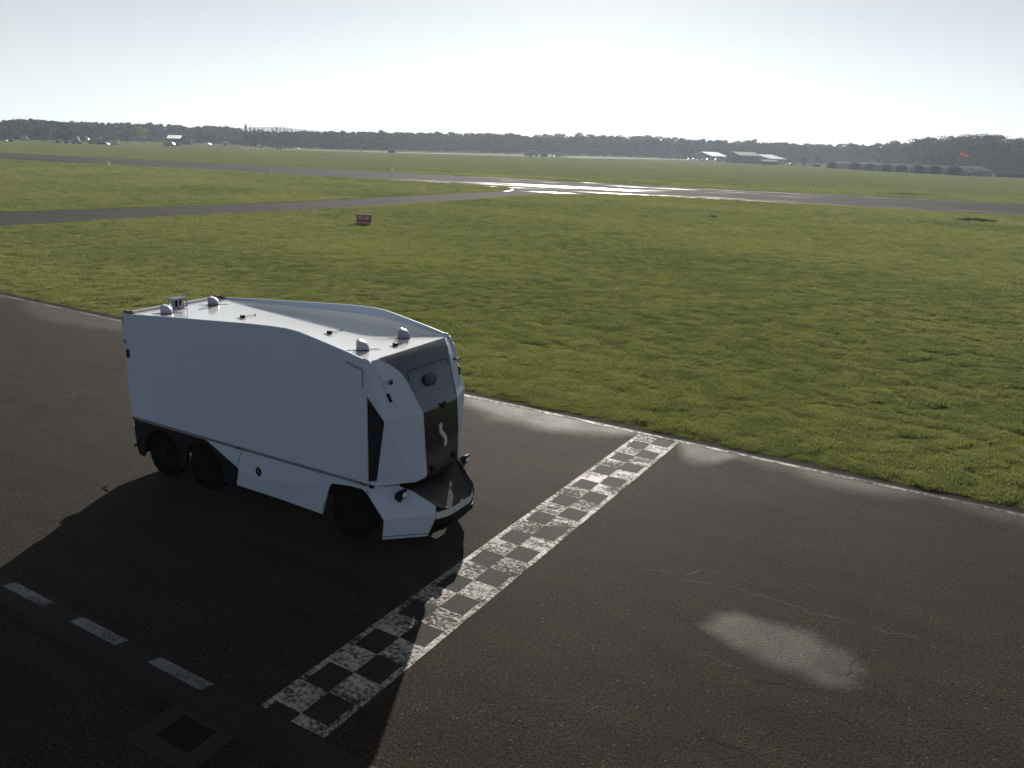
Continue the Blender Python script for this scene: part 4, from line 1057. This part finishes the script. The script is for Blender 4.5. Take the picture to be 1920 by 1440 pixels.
for i, (px, ty) in enumerate(((512, 238), (520, 236.5), (527, 235), (534, 235), (541, 236), (548, 239))):
    p = V(px, 279); k_ = mpp(p); h = CH+(hor(px)-ty)*k_
    r_ = empty("bare_tree", p, 0)
    tag(r_, ["bare pale tree at the left end of the leafless clump", "second bare tree from the left in the leafless clump", "third bare tree from the left in the leafless clump", "fourth bare tree from the left in the leafless clump", "fifth bare tree from the left in the leafless clump", "bare tree at the right end of the leafless clump"][i], "tree", "bare trees above the wood")
    m = MB(); m.tube((0, 0, 0), (0, 0, h*.6), .28, .16, 6); m.build("trunk", MBK, r_)
    m = MB()
    for j in range(26):
        z0 = h*rs.uniform(.35, .8); a_ = rs.uniform(0, 2*PI); le = h*rs.uniform(.12, .3)
        m.tube((0, 0, z0), (le*.28*math.cos(a_), le*.28*math.sin(a_), min(h, z0+le)), .08, .03, 4)
    m.tube((0, 0, h*.58), (0, 0, h), .14, .03, 5); m.build("crown", plain("twig_pale", (.13, .115, .095), .9), r_)
# distant wooded ridge
hx = np.linspace(330, 700, 40); hv = []; 
ridge_mat = mat_leaf("ridge_wood", (.03, .036, .02), (.05, .055, .03), .1)
V0 = []
for px in hx:
    d_ = at(px, hor(px)+4.6); dirv = Vector((d_.x, d_.y, 0)).normalized()
    top_y = np.interp(px, [330, 440, 480, 520, 560, 600, 640, 700], [252, 244, 240.5, 241, 243.5, 247, 250, 256])
    hh = CH+(hor(px)-top_y)*2600/F_PX+rs.uniform(-.6, 1.0)
    for o_, z_ in ((0, -.5), (250, max(0, hh*.7)), (420, max(0, hh)), (800, max(0, hh*.6)), (1100, -.5)):
        q_ = dirv*(2180+o_); V0.append((q_.x, q_.y, z_))
i_ = np.arange(len(hx)*5).reshape(-1, 5)
fc = np.stack([i_[:-1, :-1], i_[1:, :-1], i_[1:, 1:], i_[:-1, 1:]], -1).reshape(-1, 4)
me = np_mesh("hill", V0, fc, ridge_mat); me.shade_smooth(); ho = link("hill", me); tag(ho, kind="structure")

# ------------------------------------------------------------------ grass: scattered tufts near the camera
def pip(poly, X, Y):
    ins = np.zeros(len(X), bool); n = len(poly); j = n-1
    for i in range(n):
        xi, yi, xj, yj = poly[i][0], poly[i][1], poly[j][0], poly[j][1]
        c_ = ((yi > Y) != (yj > Y)) & (X < (xj-xi)*(Y-yi)/((yj-yi) or 1e-9)+xi); ins ^= c_; j = i
    return ins
def vnoise(X, Y, f, seed):
    g_ = np.random.default_rng(seed).uniform(-.5, .5, (257, 257)); x = X*f+1000; y = Y*f+1000
    i, j = np.floor(x).astype(int), np.floor(y).astype(int); u, v = x-i, y-j; u = u*u*(3-2*u); v = v*v*(3-2*v); i %= 256; j %= 256
    return (g_[i, j]*(1-u)+g_[i+1, j]*u)*(1-v)+(g_[i, j+1]*(1-u)+g_[i+1, j+1]*u)*v
def make_grass():
    # density falls with the square of the distance, so the pattern stays fine grained in view
    n = 1000000
    u = rng.random(n); d0, d1 = 17.5, 210.0
    dist = d0*(d1/d0)**(u**.92)
    ang = YAW + rng.uniform(-.92, .92, n)
    X = np.sin(ang)*dist; Y = np.cos(ang)*dist
    e = EDGE + .07*hash_noise(X, .8)+.05*hash_noise(X, 3.3, 1)
    keep = (Y > e) & ~pip(TWg, X, Y) & ~pip(RW, X, Y)
    X, Y, dist = X[keep], Y[keep], dist[keep]; n = len(X)
    # clumping: tussocks of about 0.5 m and patches of a few metres
    cl_ = vnoise(X, Y, 4.2, 1)+.7*vnoise(X, Y, 1.7, 4)+.4*vnoise(X, Y, .6, 2)+.4*vnoise(X, Y, .15, 3)
    sc = .86*np.clip(.72+1.1*cl_+rng.normal(0, .22, n), .22, 2.2)*(1+np.clip(dist-26, 0, 150)/75)*np.clip(.55+(Y-e[keep])/1.2, .55, 1)
    # tuft mesh (3 shapes kept apart by an index), stored in the same object
    V_ = []; Fq = []; tid = []; base = 0
    for k in range(3):
        r2 = np.random.default_rng(k+40); nb = 30
        for b in range(nb):
            a = r2.uniform(0, 2*PI); rr = .20*math.sqrt(r2.random()); x, y = rr*math.cos(a), rr*math.sin(a)
            h = r2.uniform(.035, .105); w = r2.uniform(.005, .010); th = r2.uniform(0, 2*PI); le = r2.uniform(.02, .10); la = r2.uniform(0, 2*PI)
            wx, wy = w*math.cos(th), w*math.sin(th); tx, ty = x+le*math.cos(la), y+le*math.sin(la)
            V_ += [(x-wx, y-wy, -.02), (x+wx, y+wy, -.02), ((x+tx)/2+wx*.7, (y+ty)/2+wy*.7, h*.62), ((x+tx)/2-wx*.7, (y+ty)/2-wy*.7, h*.62), (tx, ty, h)]
            Fq += [(base, base+1, base+2, base+3), (base+3, base+2, base+4, base+4)]; tid += [k+1]*5; base += 5
    nt_ = len(V_)
    P = np.concatenate([np.array(V_), np.stack([X, Y, np.zeros(n)-.01], 1)])
    me = bpy.data.meshes.new("grass")
    me.vertices.add(len(P)); me.vertices.foreach_set("co", P.astype(np.float32).ravel())
    fl = []; ls = []; lt = []
    for f in Fq:
        f = f if f[2] != f[3] else f[:3]
        ls.append(len(fl)); lt.append(len(f)); fl += list(f)
    me.loops.add(len(fl)); me.loops.foreach_set("vertex_index", np.array(fl, np.int32))
    me.polygons.add(len(ls)); me.polygons.foreach_set("loop_start", np.array(ls, np.int32)); me.polygons.foreach_set("loop_total", np.array(lt, np.int32))
    me.update(calc_edges=True)
    a = me.attributes.new("tid", 'INT', 'POINT'); a.data.foreach_set("value", np.concatenate([np.array(tid), -(rng.integers(1, 4, n))]).astype(np.int32))
    a = me.attributes.new("sc", 'FLOAT', 'POINT'); a.data.foreach_set("value", np.concatenate([np.ones(nt_), sc]).astype(np.float32))
    a = me.attributes.new("rz", 'FLOAT', 'POINT'); a.data.foreach_set("value", np.concatenate([np.zeros(nt_), rng.uniform(0, 2*PI, n)]).astype(np.float32))
    a = me.attributes.new("dry", 'FLOAT', 'POINT'); a.data.foreach_set("value", np.concatenate([np.zeros(nt_), (rng.random(n) < .12)*rng.uniform(.3, .9, n)]).astype(np.float32))
    tone = np.clip(.5+.75*vnoise(X, Y, 5.5, 8)+.55*vnoise(X, Y, 1.3, 9)+.6*vnoise(X*.6, Y, .09, 12)+rng.normal(0, .13, n), 0, 1)
    a = me.attributes.new("tone", 'FLOAT', 'POINT'); a.data.foreach_set("value", np.concatenate([np.zeros(nt_)+.5, tone]).astype(np.float32))
    me.materials.append(MBL)
    ob = link("grass", me)
    tag(ob, "short tussocky green grass covering the field beside the track", "grass", None, "stuff")
    ng = bpy.data.node_groups.new("grass_tufts", 'GeometryNodeTree')
    ng.interface.new_socket("Geometry", in_out='INPUT', socket_type='NodeSocketGeometry')
    ng.interface.new_socket("Geometry", in_out='OUTPUT', socket_type='NodeSocketGeometry')
    A = ng.nodes.new; Lk = ng.links.new
    gi = A("NodeGroupInput"); go = A("NodeGroupOutput"); jn = A("GeometryNodeJoinGeometry")
    def named(nm, tp):
        x = A("GeometryNodeInputNamedAttribute"); x.data_type = tp; x.inputs["Name"].default_value = nm; return x.outputs["Attribute"]
    ti, scn, rzn = named("tid", 'INT'), named("sc", 'FLOAT'), named("rz", 'FLOAT')
    def eq(v):
        x = A("FunctionNodeCompare"); x.data_type = 'INT'; x.operation = 'EQUAL'; Lk(ti, x.inputs[2]); x.inputs[3].default_value = v; return x.outputs[0]
    def sepg(v):
        x = A("GeometryNodeSeparateGeometry"); x.domain = 'POINT'; Lk(gi.outputs[0], x.inputs[0]); Lk(eq(v), x.inputs[1]); return x.outputs[0]
    cx = A("ShaderNodeCombineXYZ"); Lk(rzn, cx.inputs[2])
    for k in (1, 2, 3):
        mp = A("GeometryNodeMeshToPoints"); Lk(sepg(-k), mp.inputs[0])
        ip = A("GeometryNodeInstanceOnPoints"); Lk(mp.outputs[0], ip.inputs["Points"]); Lk(sepg(k), ip.inputs["Instance"])
        Lk(cx.outputs[0], ip.inputs["Rotation"]); Lk(scn, ip.inputs["Scale"]); Lk(ip.outputs[0], jn.inputs[0])
    Lk(jn.outputs[0], go.inputs[0])
    md = ob.modifiers.new("tufts", 'NODES'); md.node_group = ng
make_grass()
# ragged dark weed patches by the runway
def weeds(px, py, L_, h, label):
    p = V(px, py); q = []
    for _ in range(220):
        x = random.gauss(0, L_*.32); y = random.gauss(0, .9); hh = h*random.uniform(.4, 1)*math.exp(-(x/L_)**2*2); a = random.uniform(0, PI); w = .12
        dx, dy = w*math.cos(a), w*math.sin(a); lx, ly = random.gauss(0, .1), random.gauss(0, .1)
        q += [(x-dx, y-dy, 0), (x+dx, y+dy, 0), (x+dx*.3+lx, y+dy*.3+ly, hh), (x-dx*.3+lx, y-dy*.3+ly, hh)]
    o_ = link("weed_patch", np_mesh("weed_patch", q, np.arange(len(q)).reshape(-1, 4), MLD)); o_.location = p; o_.rotation_euler = (0, 0, VIEW-.05); tag(o_, label, "weeds")
weeds(1830, 415, 4.6, .45, "long dark weed patch on the grass just below the runway at right")
weeds(1700, 365.5, 10, .5, "long thin dark weed patch on the grass beyond the runway at right")
weeds(1339, 408, 1.0, .22, "small dark weed clump on the grass right of the runway bend")

# ------------------------------------------------------------------ haze
m_ = MB(); m_.box((0, 2200, 33), (6400, 7400, 72))
q = N("haze_air"); pv = q.n("VolumePrincipled"); pv.inputs["Color"].default_value = (.68, .80, 1.0, 1); pv.inputs["Density"].default_value = .00020; pv.inputs["Anisotropy"].default_value = .35
q.l(pv.outputs[0], q.o.inputs["Volume"])
hz = m_.build("haze", q.m); tag(hz, kind="stuff")
